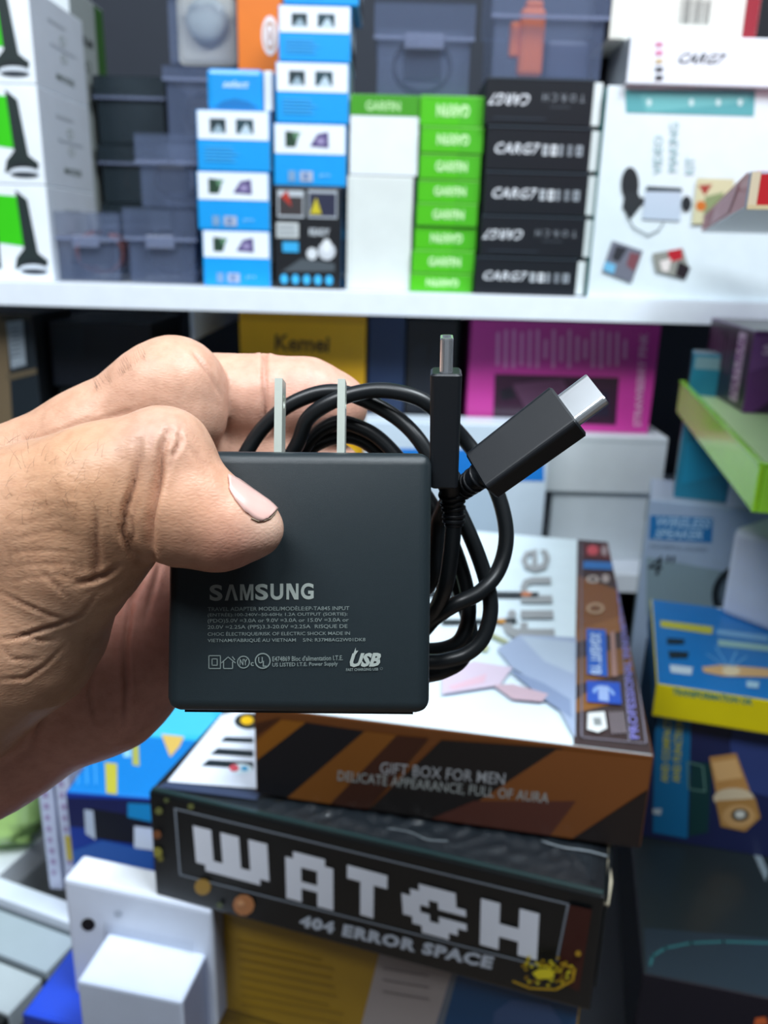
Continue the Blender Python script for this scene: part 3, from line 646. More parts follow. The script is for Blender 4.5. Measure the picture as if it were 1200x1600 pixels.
# stars, planets, comet
for u, v, r_, c in ((247, 1330, 8, '8f8a38'), (252, 1340, 5, '6f6a28'), (318, 1384, 13, 'a8822a'), (382, 1412, 17, 'b87a4a'), (247, 1302, 7, '7a4a2a'), (250, 1265, 6, '6a6e3c'), (300, 1258, 5, '6a6e3c'), (345, 1412, 5, '4e5a30'), (262, 1248, 4, '57603a')):
    f.pell(u, v, r_, r_, c, 10)
f.pell(378, 1408, 6, 5, 'd8a070', 8)
f.ppoly([(890, 1410), (925, 1418), (905, 1545), (868, 1530)], '3a120c')
rnd = random.Random(5)
for i in range(70):
    an = rnd.uniform(0, 6.28); rr = rnd.uniform(.2, 1); f.pell(852+46*rr*math.cos(an), 1508+22*rr*math.sin(an), 3.2, 2.4, rnd.choice(('c8b414', 'a88a10', 'd8cc30', '8a6a10')), 6)
f.pell(852, 1506, 16, 8, 'e0d024'); pline(f, ((806, 1518), (830, 1528), (870, 1530), (896, 1516), (900, 1498), (880, 1490)), .0012, 'b89414')
f.pell(905, 1474, 5, 5, 'b08a20', 6)
f.done()
f = bw.face('top'); f.rect(.02, .04, .98, .97, '10161c')
f.ppoly([(262, 1222), (346, 1118), (640, 1040), (640, 1240), (410, 1234)], 'dfe8f6')
for q in (((352, 1152), (396, 1154), (396, 1162), (344, 1160)), ((340, 1170), (396, 1174), (396, 1184), (328, 1180)), ((326, 1188), (396, 1192), (396, 1203), (314, 1198))): f.ppoly(q, '15222a')
f.pell(388, 1128, 22, 13, '1a2420'); f.pell(386, 1127, 10, 7, 'e8b800'); f.pell(376, 1203, 18, 8, 'd9eef8'); f.pell(366, 1202, 8, 6, 'd05060', 8); f.pell(382, 1203, 6, 4, '3aa0d0', 8)
f.ppoly([(262, 1224), (410, 1240), (400, 1252), (244, 1232)], '36425e')
f.done()
# clear film window of the watch carton (wrinkled), wrapped over the top front edge
film = M('clear_film', '30383f', rough=.12, var=.02, alpha=.30, spec=1.0, coat=1.0)
bm = bmesh.new(); nx, ny = 150, 34
def filmpt(i, j):
    x = -bw.w/2+.055 + (bw.w-.062)*i/nx; y = -bw.d/2+.003+(.045)*j/ny
    edge = min(i, nx-i, 8)/8*min(j, ny-j, 6)/6
    return (x, y, bw.h+.0004+.0019*edge*(.5+.25*math.sin(i*.7+2.6*math.sin(j*.35+i*.06))+.25*math.sin(i*.23-j*.8+2.5*math.sin(i*.19))))
gr = [[bm.verts.new(filmpt(i, j)) for j in range(ny+1)] for i in range(nx+1)]
for i in range(nx):
    for j in range(ny): bm.faces.new((gr[i][j], gr[i+1][j], gr[i+1][j+1], gr[i][j+1]))
frm('window_film', bm, film, bw.root, smooth=True)
# raised inner rim of the top and torn white flap at the right end
bm = bmesh.new(); bx(bm, -bw.w/2+.001, bw.w/2-.001, -bw.d/2+.0005, -bw.d/2+.003, bw.h+.0001, bw.h+.0016, bevel=.0006); frm('front_lip', bm, M('teal_card', '1c3334', rough=.25, coat=.5), bw.root)
bm = bmesh.new(); bx(bm, bw.w/2+.0004, bw.w/2+.0014, -bw.d/2+.004, bw.d/2-.02, .01, bw.h-.001, bevel=.0003); frm('end_flap', bm, card('0f181c'), bw.root)
bm = bmesh.new(); tube(bm, [(bw.w/2+.001+.003*math.sin(i*1.1)*(i/6), -bw.d/2+.004+i*.006, bw.h-.007+.0012*i) for i in range(7)], .0011, 6); frm('torn_edge', bm, card('c9c0a8'), bw.root)

fold_glintm = M('film_fold_glint', '8d989f', rough=.3, metal=.3, scale=200)  # pale ridges along the film folds stand in for their glints
_wi = bw.root.matrix_world.inverted()
for pts_, r_ in ((((846, 1314), (880, 1324), (920, 1330), (950, 1338)), .00032), (((604, 1294), (640, 1300), (668, 1312), (700, 1314)), .0002)):
    bm = bmesh.new(); tube(bm, catmull([_wi @ at_z(p[0], p[1], zw_top+.0019) for p in pts_], 5), r_, 7); frm('film_fold_glint', bm, fold_glintm, bw.root)
# gold carton below
zg0 = zw_top-hw
hg = zg0-zlow
xg0 = .0305
WG = WW-xg0-.004
bg = Box('product_box', 'mustard gold box with printed text under the watch box', WG, .15, hg-2*GAP, rel(xg0+WG/2, .012+.075, zlow+GAP), yaw=yawW, cols={'front': 'a8841c', 'top': '967414', 'left': '7c6210', 'right': '123050'})
f = bg.face('front'); f.ppoly([(334, 1430), (352, 1432), (350, 1580), (332, 1572)], '967618')
f.ppoly([(595, 1480), (712, 1500), (680, 1620), (560, 1620)], 'a9a09e'); f.ppoly([(712, 1500), (990, 1560), (980, 1640), (670, 1640)], '144a78'); f.ppoly([(712, 1500), (720, 1502), (688, 1620), (678, 1620)], '6a7480')
f.ppoly([(772, 1580), (800, 1560), (860, 1568), (880, 1600), (770, 1600)], '3c5a88')
for k in range(8): pline(f, ((372+k*1, 1468+k*14), (540-rnd.uniform(0, 40), 1498+k*14)), .0006, '7a5e10')
for k in range(3): pline(f, ((600, 1510+k*18), (670, 1522+k*18)), .0007, '6f6a6c')
f.done()
# lower layer of cartons on the counter
hl = zlow-ZC-GAP
p0 = at_z(298, 1592, zlow)
rl = (RW.transposed() @ (p0-Vector((a.x, a.y, p0.z)))); 
bl2 = Box('product_box', 'gold and white box at the very bottom centre below the mustard box', .165, .13, hl-GAP, rel(rl.x+.0825, rl.y+.08, ZC+GAP), yaw=yawW, cols={'front': 'c09a24', 'top': 'c8a43a', 'left': 'dfe3ee'})
f = bl2.face('top'); f.rect(0, .0, 1, .04, 'efe4c0'); f.done()
blu = tbox('product_box', 'deep blue box in the bottom left corner beneath the white boxes', (34, 1584), (262, 1644), zlow, .115, hl, cols={'front': '0f37a8', 'top': '1b4bd8', 'left': '0a2c8c'})
f = blu.face('front'); f.rect(.1, .3, .5, .5, '3a62c8'); f.done()
# small white box in front and the white box with a hole behind it
sw = tbox('product_box', 'small plain white box on the deep blue box at the bottom left', (117, 1530), (282, 1568), CZ-.350, .031, .350-.402+.104, cols={'front': 'd3e0f6', 'top': 'e3edfb', 'right': '7c86a4'}, bevel=.002) if False else None
a2 = at_z(120, 1532, CZ-.352); c2 = at_z(284, 1566, CZ-.352); e2 = c2-a2; y2 = math.atan2(e2.y, e2.x)
cc = (a2+c2)/2 + Matrix.Rotation(y2, 3, 'Z') @ Vector((0, .0155, 0)); cc.z = zlow+GAP
sw = Box('product_box', 'small plain white box on the deep blue box at the bottom left', e2.length, .031, .05-2*GAP, cc, yaw=y2, cols={'front': 'd3e0f6', 'top': 'e3edfb', 'right': '7c86a4'}, bevel=.0015)
a3 = at_z(98, 1372, zg0); c3 = at_z(330, 1424, zg0); e3 = c3-a3; y3 = math.atan2(e3.y, e3.x)
cc = (a3+c3)/2 + Matrix.Rotation(y3, 3, 'Z') @ Vector((0, .0095, 0)); cc.z = zlow+GAP
wh = Box('product_box', 'white box with a round black hole standing behind the small white box', e3.length, .019, zg0-zlow-2*GAP, cc, yaw=y3, cols={'front': 'd8e2f4', 'top': 'eef4fc', 'right': '98a2bc', 'left': 'c3cde0'}, bevel=.0022)
f = wh.face('front'); f.pell(138, 1444, 11, 10, '07080c'); f.pell(185, 1427, 7, 5, 'b4bfd0', 8)
for k in range(22): pline(f, ((165+k*6.5, 1442+k*1.2), (164+k*6.5, 1478+k*1.4-rnd.uniform(0, 14))), .0005, 'b2bccd')
f.done()

# gift box on top
zgt = CZ-.209; hgb = zw_top and (zgt-zw_top)
a = at_z(392, 1112, zgt); c = at_z(1022, 1182, zgt); bk = at_z(962, 848, zgt); e = c-a; yg = math.atan2(e.y, e.x)
ys = math.atan2((bk-c).y, (bk-c).x)-math.pi/2; yg = yg*.45+ys*.55
RG = Matrix.Rotation(yg, 3, 'Z'); dg = (RG.transposed() @ (bk-c)).y
cc = c + RG @ Vector((-e.length/2, dg/2, 0)); cc.z = zw_top+.0032
gb = Box('gift_box', 'gift box with white top and brown striped front lying on the watch box', e.length, dg, zgt-cc.z, cc, yaw=yg, cols={'front': '5e3410', 'top': 'dff1fa', 'right': '0f0e12', 'left': '2a1c10'}, bevel=.0008)
f = gb.face('front')
K = '0a0a10'
f.ppoly([(398, 1236), (398, 1190), (478, 1128), (570, 1142), (430, 1262)], K); f.ppoly([(398, 1130), (440, 1120), (398, 1150)], '3a1c08'); f.ppoly([(398, 1190), (398, 1160), (440, 1124), (478, 1128)], '7a4a0c')
f.ppoly([(430, 1262), (570, 1142), (620, 1148), (500, 1272)], '6f4210'); f.ppoly([(500, 1272), (620, 1148), (670, 1152), (560, 1280)], '35180a'); f.ppoly([(560, 1280), (690, 1155), (880, 1168), (730, 1262), (640, 1292)], '14100f')
f.ppoly([(640, 1292), (730, 1262), (870, 1170), (1022, 1186), (1020, 1226), (880, 1318)], '6c3e18'); f.ppoly([(880, 1318), (1020, 1228), (1010, 1334)], '1a1312'); f.ppoly([(640, 1292), (740, 1250), (900, 1250), (850, 1316)], '4a261c')
f.ptext('GIFT BOX FOR MEN', (594, 1207), (788, 1225), (595, 1189), '8f9296', bold=.006); f.ptext('DELICATE APPEARANCE, FULL OF AURA', (528, 1220), (856, 1256), (529, 1202), '8a8f8e', bold=.006)
f.done()
f = gb.face('top')
SR = 4  # right striped panel
f.ppoly([(903, 800), (990, 800), (1060, 1200), (895, 1190)], '3a2c2c'); f.ppoly([(903, 900), (985, 930), (975, 985), (900, 1000)], '7a4c28'); f.ppoly([(900, 1030), (984, 1010), (990, 1050), (898, 1072)], '7c5226')
f.ppoly([(898, 1096), (920, 1080), (960, 1100), (897, 1116)], '8a5a24'); f.ppoly([(901, 986), (980, 960), (982, 985), (900, 1005)], '8a5a30')
f.ppoly([(912, 852), (978, 852), (984, 880), (912, 872)], '5b2c2e')
f.pell(926, 861, 9, 8, 'c05058'); f.pell(944, 862, 5, 8, '9a8a8c'); f.ppoly([(912, 878), (956, 880), (957, 892), (911, 890)], '2c70b4'); f.pell(926, 907, 10, 6, 'b8aca4'); f.pell(926, 907, 6, 3, '3a3030'); f.pell(946, 906, 6, 7, 'a89c98')
f.pell(930, 953, 14, 9, 'a88c70'); f.pell(930, 953, 9, 5, '6c4424')
f.ppoly([(916, 985), (946, 987), (949, 1060), (917, 1056)], '1f5fc0'); f.ptext('8Y TRENDS', (922, 1056), (922, 992), (940, 1057), 'b8d0ee', bold=.03); f.ppoly([(953, 990), (960, 990), (964, 1060), (956, 1060)], 'a07c74')
f.ppoly([(916, 1067), (968, 1070), (971, 1104), (917, 1100)], '2150b8'); f.ring(*f.px(943, 1088), .03, .03, .3, '8ab0e8', 0, 180, n=8); f.ppoly([(934, 1076), (950, 1076), (951, 1100), (935, 1098)], '9ab4e4')
f.ppoly([(918, 1118), (944, 1116), (948, 1142), (934, 1149), (917, 1144)], 'dfe4e4'); f.ppoly([(926, 1126), (938, 1126), (940, 1138), (928, 1138)], '8a9090')
for k in range(4): pline(f, ((953+k*6, 1118), (957+k*6, 1150)), .0009, '8a8086')
pline(f, ((908, 852), (908, 1157), (1009, 1167), (968, 852)), .0007, '7a7684'); pline(f, ((962, 852), (982, 1163)), .0006, '7a7684')
f.ptext('PROFESSIONAL INNOVATION TECHNOLOGY', (998, 1160), (968, 880), (984, 1160), '7a78c0', bold=.02)
# white area art: big grey letters (running up the box), forearm picture
gl = '9a9fa2'
f.ptext('fine', (868, 1010), (858, 862), (784, 1010), gl, bold=.01)
f.ppoly([(660, 927), (842, 930), (840, 938), (660, 936)], '30383c'); f.pell(822, 933, 9, 4, 'c07850', 8); f.ppoly([(690, 973), (806, 972), (808, 978), (690, 980)], '252d30'); f.pell(783, 976, 7, 4, 'c89040', 8)
f.ppoly([(760, 990), (800, 1010), (800, 1016), (765, 1000)], 'a8b088'); f.ppoly([(735, 1018), (765, 1014), (760, 1024)], 'b8bc90')
f.ppoly([(776, 1020), (812, 998), (900, 1002), (898, 1160), (876, 1120), (850, 1080), (800, 1050)], '9fb0cc'); f.ppoly([(812, 1000), (898, 1010), (896, 1060), (850, 1040)], 'b3c4d6'); f.ppoly([(790, 1050), (850, 1075), (890, 1100), (893, 1130), (850, 1100)], '8597b8')
f.ppoly([(690, 1060), (740, 1040), (800, 1050), (780, 1078), (690, 1092)], 'd2c4d6'); f.ppoly([(770, 1078), (800, 1076), (856, 1092), (846, 1104), (800, 1100)], 'c2aab6'); f.ppoly([(700, 1080), (760, 1060), (756, 1074), (706, 1086)], 'dab8c8')
f.ppoly([(440, 860), (640, 850), (560, 1090), (420, 1080)], 'c3cad2')
f.done()

# ------------------------------------------------------------------ left side behind: blue box, thin white boxes, green bag, tracks
zc_ = CZ-.360
bc = tbox('product_box', 'blue box with yellow print patches and a black cylinder picture behind the watch box', (102, 1238), (420, 1262), zc_, .125, zc_-ZC-GAP, cols={'front': '12389a', 'top': '0c7fd2', 'left': '2a4a8a', 'right': '0c50a0'})
f = bc.face('top'); f.ppoly([(160, 1172), (240, 1088), (360, 1088), (330, 1160), (210, 1150)], '35bdf2'); f.ppoly([(200, 1150), (340, 1150), (330, 1100), (240, 1096)], '49c6f6')
f.ppoly([(164, 1192), (183, 1194), (183, 1242), (166, 1240)], 'b8b43a'); f.ppoly([(206, 1148), (216, 1148), (218, 1198), (207, 1196)], 'a8ac50'); f.ppoly([(192, 1150), (203, 1150), (205, 1184), (193, 1184)], '8ac8ec'); f.ppoly([(252, 1148), (288, 1152), (280, 1168), (266, 1184)], 'd8b860')
for k in range(3): pline(f, ((120+k*14, 1180), (122+k*14, 1226)), .0012, '3fa0e4')
f.done()
f = bc.face('front'); f.ppoly([(100, 1246), (240, 1250), (240, 1300), (100, 1290)], '141c50'); f.ppoly([(140, 1262), (236, 1278), (236, 1322), (142, 1308)], '0a1020'); f.ppoly([(132, 1264), (146, 1266), (150, 1312), (134, 1302)], 'b9c8dc'); f.ppoly([(210, 1290), (240, 1294), (240, 1328), (210, 1324)], 'd5e2f2'); f.ppoly([(200, 1254), (240, 1256), (240, 1284), (200, 1276)], '0f8cc8')
f.ppoly([(110, 1330), (160, 1312), (240, 1330), (240, 1370), (110, 1360)], '2a5cae'); f.done()
fl = at_z(62, 1244, CZ-.355); 
for i in range(2):
    bb = Box('thin_box', ('thin white box with a yellow spot, right one of the pair beside the blue box', 'thin white box with pink print, left one of the pair beside the blue box')[i], .0105, .10, .35-.24, (bc.root.location.x-bc.w/2-.016-i*.0125, .555, ZC+GAP), yaw=bc.root.rotation_euler.z, cols={'front': 'c3cce6', 'left': 'aab4d0', 'top': 'dfe6f4'})
    f = bb.face('front'); f.lines(.3, .1, .7, .9, 9, 'a08cb8', i); 
    if i == 0: f.rect(.3, .25, .8, .45, 'c8b43c')
    f.done()
# green bag
px = at_z(66, 1368, ZC); gx = px.x-.088
gbg = empty('snack_bag', Matrix.Translation((gx, .572, ZC)), 'crumpled pale green plastic bag at the left edge', 'bag')
bm = bmesh.new(); bmesh.ops.create_uvsphere(bm, u_segments=36, v_segments=24, radius=1)
for v in bm.verts:
    x, y, z_ = v.co; s_ = 1+.06*math.sin(9*x+5*z_)+.05*math.sin(13*z_-7*y)
    v.co = Vector((math.copysign(abs(x)**.4, x)*.078*s_, math.copysign(abs(y)**.5, y)*.04*s_, .0625+math.copysign(abs(z_)**.35, z_)*.060*(1+.04*math.sin(11*x))))
for v in bm.verts: v.co.z = max(v.co.z, .0006)
frm('bag', bm, M('green_film', 'a4c878', rough=.25, var=.35, scale=25, coat=.3), gbg, smooth=True)
bm = bmesh.new(); bx(bm, -.07, .07, -.001, .001, .118, .132, bevel=.0006); frm('seal', bm, M('green_seal', '5f8a48', rough=.3), gbg)
# sliding track boards at left
ta = at_z(0, 1368, ZC); tb = at_z(96, 1402, ZC); e = tb-ta; ang = math.atan2(e.y, e.x)
tk = empty('track_frame', Matrix.Translation(Vector((tb.x, tb.y, 0))) @ Matrix.Rotation(ang, 4, 'Z'), 'white sliding door track at the lower left edge', 'frame')
zz = ZC-.003
for (y0, y1, zt_, m) in ((-.017, -.001, ZC-.0003, 'dde8f6'), (-.023, -.0175, zz-.004, '4c565c'), (-.054, -.0235, zz-.001, 'a3b2bc'), (-.058, -.0545, zz-.004, '3c4448'), (-.088, -.0585, zz-.002, 'b4c0c6'), (-.116, -.0885, zz-.003, '14181c')):
    slab('rail', -.55, .034, y0, y1, zz-.02, zt_, M('track_metal', m, rough=.4), tk, bevel=.001)
slab('cabinet_side', -.55, -.06, -.11, .14, 0, zz-.0203, M('white_cabinet', '9aa2a8', rough=.5), tk, bevel=.001)
slab('rear_deck', -.55, -.06, -.0005, .14, zz-.02, ZC-.0003, M('white_deck', 'dfe6ee', rough=.5), tk, bevel=.001)

# ------------------------------------------------------------------ charger
DCH = .158
CMAT = Matrix.Translation(CP) @ RC.to_4x4()        # camera-aligned frame, kept as plain world placement
def cl(u, v, d): return Vector(((u-600)/F*d, -(v-800)/F*d, -d))
cx = (258+671)/2; c0 = cl(cx, 911, DCH)
W_ = (671-258)/F*DCH; H_ = (1117-705)/F*DCH; T_ = .027
# root: base centre of the charger
chM = CMAT @ Matrix.Translation(c0 + Vector((0, -H_/2, -T_/2))) @ Matrix.Rotation(R(-.6), 4, 'Z')
ch = empty('phone_charger', chM, 'square black phone charger with two flat prongs held in the hand', 'charger')
plast = M('charger_plastic', '20292d', rough=.36, var=.05, scale=900, bump=.15, spec=.45)
pdark = M('charger_dark_plastic', '14181c', rough=.3)
bm = bmesh.new(); bx(bm, -W_/2, W_/2, .0002, H_, -T_/2, T_/2)
ed = [e for e in bm.edges]
bmesh.ops.bevel(bm, geom=ed, offset=.0025, segments=6, affect='EDGES', profile=.5)
frm('housing', bm, plast, ch, smooth=True)
bm = bmesh.new(); bx(bm, -W_/2+.0009, W_/2-.0009, -.0004, .0060, -T_/2+.0009, T_/2-.0009); bmesh.ops.bevel(bm, geom=list(bm.edges), offset=.0021, segments=5, affect='EDGES')
frm('end_plate', bm, pdark, ch, smooth=True)
steel = M('nickel_steel', 'd3dcd2', rough=.42, metal=.6, scale=400)
for u_ in (433, 529.5):
    x = ((u_-600)/F*(DCH+T_/2)) - c0.x
    bm = bmesh.new(); n = 24; r = .0016; ht = .0155; hw_ = .00315; t_ = .00078; hc = H_+ht-.0042
    # outline in (z,y) with a round hole: ring of quads between hole and outline
    out = []
    lo_ = hc-H_+.001
    for a_ in sorted([2*math.pi*k/24 for k in range(24)]+[math.atan2(.0042, hw_), math.pi-math.atan2(.0042, hw_), math.pi+math.atan2(lo_, hw_), 2*math.pi-math.atan2(lo_, hw_)]):
        dx, dy = math.cos(a_), math.sin(a_)
        s_ = min(hw_/abs(dx) if abs(dx) > 1e-6 else 9, (.0042 if dy > 0 else lo_)/abs(dy) if abs(dy) > 1e-6 else 9)
        out.append((dx*s_, dy*s_, dx*r, dy*r))
    n = len(out)
    for sgn in (-1, 1):
        O = [bm.verts.new((x+sgn*t_, hc+o_[1], o_[0])) for o_ in out]; I = [bm.verts.new((x+sgn*t_, hc+o_[3], o_[2])) for o_ in out]
        for k in range(n): bm.faces.new((O[k], O[(k+1) % n], I[(k+1) % n], I[k]))
        if sgn < 0: O1, I1 = O, I
    for k in range(n):
        bm.faces.new((O1[k], O1[(k+1) % n], O[(k+1) % n], O[k])); bm.faces.new((I1[k], I1[(k+1) % n], I[(k+1) % n], I[k]))
    bmesh.ops.remove_doubles(bm, verts=bm.verts, dist=1e-6); bmesh.ops.recalc_face_normals(bm, faces=bm.faces)
    frm('prong', bm, steel, ch)
fc = Face(ch, (-W_/2, 0, T_/2), (W_, 0, 0), (0, H_, 0), (0, 0, 1), 'lettering'); fc.step = .000008; fc.o = fc.o - Vector((0, 0, .00019))
bpy.context.view_layer.update()
ic = M('grey_print', '98a19c', rough=.35, var=.03)
lw = 166/7.0
def LP(k, pts):      # letter cell k, pts in cell fractions
    fc.poly([P0(328+lw*k+x_*20.5-.0, 938.5-.4*k+(-25)*y_) for x_, y_ in pts], ic, False)
def P0(u, v): return fc.px(u, v)
for k, ch_ in ((0, 'S'), (3, 'S'), (4, 'U'), (6, 'G')):
    u0 = 328+lw*k; v0 = 938.7-.4*k; fc.ptext(ch_, (u0, v0), (u0+20, v0), (u0, v0-25.4), ic, bold=.035, res=6)
LP(1, [(0, 0), (.24, 0), (.5, .74), (.5, 1), (.36, 1)]); LP(1, [(.76, 0), (1, 0), (.64, 1), (.5, 1), (.5, .74)])
LP(2, [(.0, 0), (.2, 0), (.2, 1), (.0, 1)]); LP(2, [(.82, 0), (1.02, 0), (1.02, 1), (.82, 1)]); LP(2, [(.2, 1), (.2, .68), (.42, 0), (.51, 0), (.51, .34), (.3, 1)]); LP(2, [(.82, 1), (.72, 1), (.51, .34), (.51, 0), (.6, 0), (.82, .68)])
LP(5, [(.06, 0), (.26, 0), (.26, 1), (.06, 1)]); LP(5, [(.78, 0), (.98, 0), (.98, 1), (.78, 1)]); LP(5, [(.26, 1), (.26, .66), (.66, 0), (.78, 0), (.78, .34), (.4, 1)])
fc.k += 1
TLn = ['TRAVEL ADAPTER MODEL/MODÈLE:EP-TA845 INPUT', '(ENTRÉE):100-240V~50-60Hz 1.2A OUTPUT (SORTIE):', '(PDO)5.0V =3.0A or 9.0V =3.0A or 15.0V =3.0A or',
       '20.0V =2.25A (PPS)3.3-20.0V =2.25A  RISQUE DE', 'CHOC ÉLECTRIQUE/RISK OF ELECTRIC SHOCK MADE IN', 'VIETNAM/FABRIQUÉ AU VIETNAM    S/N: R37M8AG2W01DK8']
ends = [546, 543, 545, 543, 547, 571]; ic2 = M('grey_fine_print', '6f7a78', rough=.4, var=.03)
for i, (t, en) in enumerate(zip(TLn, ends)):
    v = 953.5+i*9.9; fc.ptext(t, (325, v+1), (en, v-.5), (325, v-6.6), ic2, bold=.006, res=3)
px_ = W_/413
def P_(u, v): return fc.px(u, v)
def pl(pts, w=1.5): fc.line([P_(*p) for p in pts], px_*w, ic2)
pl([(327, 1024), (345, 1024), (345, 1044), (327, 1044), (327, 1024)]); pl([(332, 1029), (340, 1029), (340, 1039), (332, 1039), (332, 1029)])
pl([(347, 1035), (357, 1026), (368, 1035)]); pl([(350, 1034), (350, 1044), (364, 1044), (364, 1034)]); pl([(364, 1026), (367, 1030)])
def ci(u, v, r_): fc.ring(*P_(u, v), r_*px_/W_, r_*px_/H_, .16, ic2)
ci(381, 1034, 10); fc.ptext('NY', (375, 1039), (387, 1039), (375, 1029), ic2, bold=.02); fc.ptext('c', (392, 1040), (397, 1040), (392, 1034), ic2, bold=.02)
ci(411, 1032, 12.5); fc.ptext('U', (404, 1036), (411, 1036), (404, 1026), ic2, bold=.02); fc.ptext('L', (411, 1041), (417, 1041), (411, 1032), ic2, bold=.02)
fc.ptext("E474869 Bloc d'alimentation I.T.E.", (426, 1033), (536, 1031), (426, 1025), ic2, bold=.012); fc.ptext('US LISTED I.T.E. Power Supply', (426, 1043), (528, 1041), (426, 1035), ic2, bold=.012)
fc.ptext('USB', (544, 1042), (592, 1041), (548, 1020), ic, bold=.05, shear=.06); fc.poly([P_(551, 1024), P_(556, 1011), P_(556, 1016), P_(560, 1016), P_(553, 1026)], ic)
fc.ptext('FAST CHARGING USB', (541, 1048), (591, 1047), (541, 1043.5), ic2, bold=.02); ci(596, 1044, 2)
fc.done()

# ------------------------------------------------------------------ cable with two plugs
cb = empty('charging_cable', CMAT @ Matrix.Translation(cl(560, 840, .195)), 'coiled black cable with two metal tipped plugs behind the charger', 'cable')
cb0 = cl(560, 840, .195)
def lc(u, v, d): return cl(u, v, d)-cb0
rub = M('black_rubber', '14181b', rough=.36, var=.08, scale=300, spec=.5); mold = M('moulded_plastic', '15191e', rough=.42, var=.06, scale=900, bump=.1)
path = [(709, 800, .1775), (708, 830, .178), (704, 870, .179), (697, 912, .181), (682, 950, .186), (655, 990, .192), (560, 1040, .194), (430, 1010, .194), (352, 900, .194), (362, 770, .194), (392, 695, .193), (435, 645, .191), (482, 619, .190), (527, 612, .1895),
        (570, 625, .191), (620, 653, .191), (655, 688, .190), (685, 740, .190), (715, 795, .190), (744, 860, .190), (763, 920, .19), (766, 960, .19), (754, 998, .19), (730, 1021, .19), (700, 1031, .19), (672, 1034, .191), (600, 1030, .193), (480, 1010, .197), (400, 900, .198), (415, 780, .197), (463, 697, .192),
        (482, 653, .189), (527, 624, .187), (587, 610, .187), (645, 619, .187), (682, 642, .188), (725, 686, .192), (758, 732, .192), (782, 785, .192), (791, 840, .191), (779, 890, .189), (750, 925, .186), (712, 944, .185), (680, 965, .188), (640, 1000, .196), (540, 1020, .201), (440, 960, .201), (430, 800, .200), (475, 700, .197), (520, 662, .195),
        (562, 668, .1945), (600, 692, .1945), (645, 745, .1945), (690, 815, .194), (718, 880, .194), (732, 940, .194), (727, 985, .194), (705, 1010, .195), (650, 1015, .198), (520, 1000, .203), (450, 900, .203), (440, 780, .202), (480, 705, .199), (540, 682, .198), (590, 705, .198), (640, 770, .198), (688, 850, .198), (720, 930, .198), (735, 990, .198), (722, 1030, .197), (695, 1048, .196), (665, 1056, .197),
        (600, 1070, .200), (500, 1050, .205), (430, 960, .206), (470, 860, .204), (560, 900, .202), (640, 930, .199), (676, 905, .193), (682, 850, .190), (686, 810, .188), (700, 783, .183), (722, 764, .178)]
bm = bmesh.new(); tube(bm, catmull([lc(*p) for p in path], 9), .00178, 14)
frm('cord', bm, rub, cb)
def rbox(bm, O, ax, wd, th, la, w2, t2, r, n=5, taper=1.0, seg=2):
    """rounded rectangular prism starting at O along ax"""
    prof = []
    for sx, sy, a0 in ((1, 1, 0), (-1, 1, 90), (-1, -1, 180), (1, -1, 270)):
        for k in range(n+1):
            a_ = R(a0+90*k/n); prof.append((sx*(w2-r)+r*math.cos(a_), sy*(t2-r)+r*math.sin(a_)))
    rings = []; c_ = .0004
    for dist, sc in ((0, (1-c_/w2)*taper), (c_, taper), (la-c_, 1), (la, 1-c_/w2)):
        rings.append([bm.verts.new(O+ax*dist+wd*p[0]*sc+th*p[1]*(sc if sc >= taper and sc in (1, taper) else sc-c_/t2*0.5)) for p in prof])
    for A, B in zip(rings, rings[1:]):
        for k in range(len(prof)): bm.faces.new((A[k], A[(k+1) % len(prof)], B[(k+1) % len(prof)], B[k]))
    bm.faces.new(rings[0][::-1]); bm.faces.new(rings[-1])
